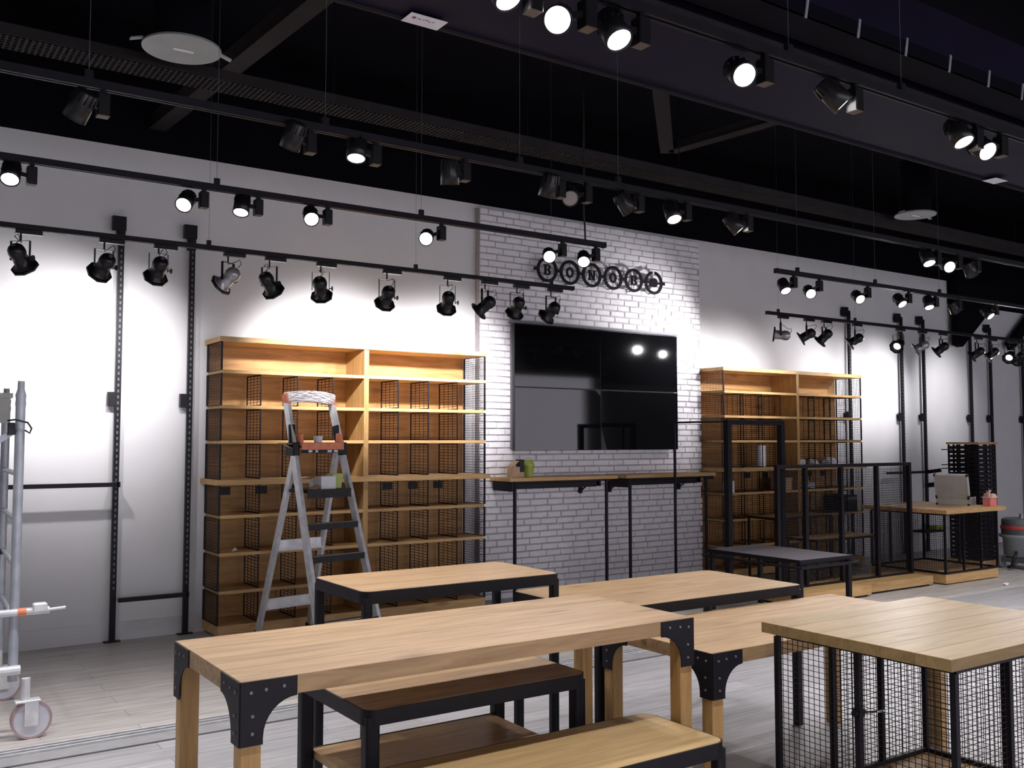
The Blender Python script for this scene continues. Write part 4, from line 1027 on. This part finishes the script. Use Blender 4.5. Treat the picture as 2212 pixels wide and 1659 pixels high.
for i, c in enumerate(CANS):
    P, d = c[:3], Vector(c[3:])
    if i not in (15, 20): d = Vector((d.x, max(d.y, 0.5), d.z)).normalized()
    left = i < 11
    n = i if left else i - 11
    lab = ('%s black theatre can from the left on the lower left track' % ORD[n]) if left else ('%s theatre can from the left on the lower right track' % ORD[n])
    if i == 11: lab = 'first can of the lower right track, tipped flat with painted silvery sheen'
    if i == 3: lab = 'fourth can from the left on the lower left track, lit back painted silvery'
    if i == 15: lab = 'can turned towards the viewer with a glaring lens, lower right track'
    if i == 20: lab = 'can facing the viewer with bright lens at the right edge'
    theatre_can(P, d, -1.42 if left else -1.3, lab, 'theatre cans on the lower left track' if left else 'theatre cans on the lower right track',
                silver=i in (3, 11, 16), power=POW.get(i, 1.0) if left else (1.7 if i == 11 else 0.75))

# --- round track spots
sp_body = MB().lathe([(0.0, -0.115), (0.034, -0.115), (0.039, -0.108), (0.042, -0.05), (0.043, 0.0), (0.0375, 0.0), (0.036, -0.012)], 28).mesh('head', M['can'])
sp_rib = MB()
for k in range(12):
    a = k * PI / 6; sp_rib.bar((0.036 * math.cos(a), 0.036 * math.sin(a), -0.112), (0.043 * math.cos(a), 0.043 * math.sin(a), -0.07), 0.003, 0.008)
sp_rib = sp_rib.mesh('cooling_fins', M['can'])
sp_lens = MB().lathe([(0.0, -0.004), (0.037, -0.004)], 28).mesh('lens', M['lens'])
sp_off = MB().lathe([(0.0, -0.004), (0.037, -0.004)], 28).mesh('lens', M['offlens'])
sp_box = MB().bbox(-0.022, 0.022, -0.024, 0.024, -0.115, -0.03, 0.004).box(-0.01, 0.01, -0.01, 0.01, -0.031, -0.016).mesh('driver_box', M['can'])
sp_boxp = MB().box(-0.02, 0.02, -0.022, 0.022, -0.1165, -0.115).mesh('box_base', M['box_base'])
def track_spot(P, n, ytrack, label, group, lit=1, power=1.0):
    P = Vector(P); n = Vector(n).normalized()
    bx = P.x + 0.085 - n.x * 0.04
    t = thing('track_spot', label, 'spotlight', (bx, ytrack, TZ), group=group)
    if lit == 0: P = P - Vector((0, 0, 0.025))
    C0 = P - Vector((bx, ytrack, TZ)); T = Matrix.Translation(C0) @ frame_to(n)
    link('driver_box', sp_box, t)
    link('box_base', sp_boxp, t)
    b = link('head', sp_body, t); b.matrix_local = T
    o = link('cooling_fins', sp_rib, t); o.matrix_local = T
    o = link('lens', sp_off if lit in (0, 2) else sp_lens, t); o.matrix_local = T
    hub = C0 - n * 0.06
    MB().bar((-0.015, 0, -0.075), hub, 0.02, 0.02).build('arm', M['can'], t)
    if lit == 1: spot_light(t, C0 + n * 0.005, Vector((n.x * 0.3, n.y * 0.15, n.z)), SPOT_W * power, 112, 0.9, 0.035)
    return t
GR = {-3.0: 'round spots on the upper tracks', -4.2: 'round spots on the track under the duct', -5.8: 'round spots on the nearest track'}
cnt = {}
for s in SPOTS:
    y = s[1]; k = ('L' if s[0] < 5 else 'R') if y == -3.0 else str(y)
    i = cnt.get(k, 0); cnt[k] = i + 1
    where = {'L': 'upper left track', 'R': 'upper right track', '-4.2': 'track under the ceiling duct', '-5.8': 'nearest track at the top'}[k]
    st = {0: 'unlit', 1: 'lit', 2: 'unlit pale-faced'}[s[6]]
    track_spot(s[:3], s[3:6], y, '%s round black spot from the left on the %s, %s' % (ORD[i], where, st), GR[y], s[6], {'L': 1.0, 'R': 1.3, '-4.2': 0.75, '-5.8': 0.7}[k])
# unseen spots added on the same tracks outside the view, for more even light
for i, (x, y) in enumerate(((-0.4, -3.0), (-1.5, -3.0), (10.2, -3.0), (11.6, -3.0), (13.2, -3.0), (-0.9, -4.2), (8.4, -4.2), (9.8, -4.2), (11.3, -4.2), (-0.8, -5.8), (5.3, -5.8), (7.2, -5.8), (9.2, -5.8), (11.2, -5.8))):
    track_spot((x, y, 2.735), (0.1, -0.35, -0.93), y, '%s added lit spot beyond the edges of the view, on the tracks' % ORD[i], 'added track spots outside the view', 1, 1.1)
for i, x in enumerate((0.05, -0.9)):  # extra unseen cans, added for light from the left
    theatre_can((x, -1.42, 2.66), (0.1, 0.65, -0.7), -1.42, '%s added theatre can beyond the left edge of the view' % ORD[i], 'added theatre cans outside the view', power=0.6)
# unseen spots added on the track behind the camera to light the near tables
BP = [(0.2, (0.1, 0.5, -0.85)), (1.6, (0.1, 0.65, -0.75)), (3.2, (0.0, 0.6, -0.8)), (5.0, (0.0, 0.6, -0.8)), (7.5, (0.1, -0.3, -0.9)), (0.9, (-0.1, -0.7, -0.6)), (4.2, (0.0, -0.8, -0.5))]
for i, (x, d) in enumerate(BP):
    d = Vector(d).normalized(); d = Vector((d.x, d.y, d.z))
    t = track_spot((x, -8.6, 2.73), d, -8.6, '%s lit spot added along the track behind the photographer' % ORD[i], 'added spots behind the photographer', 1, BACK_W / SPOT_W)
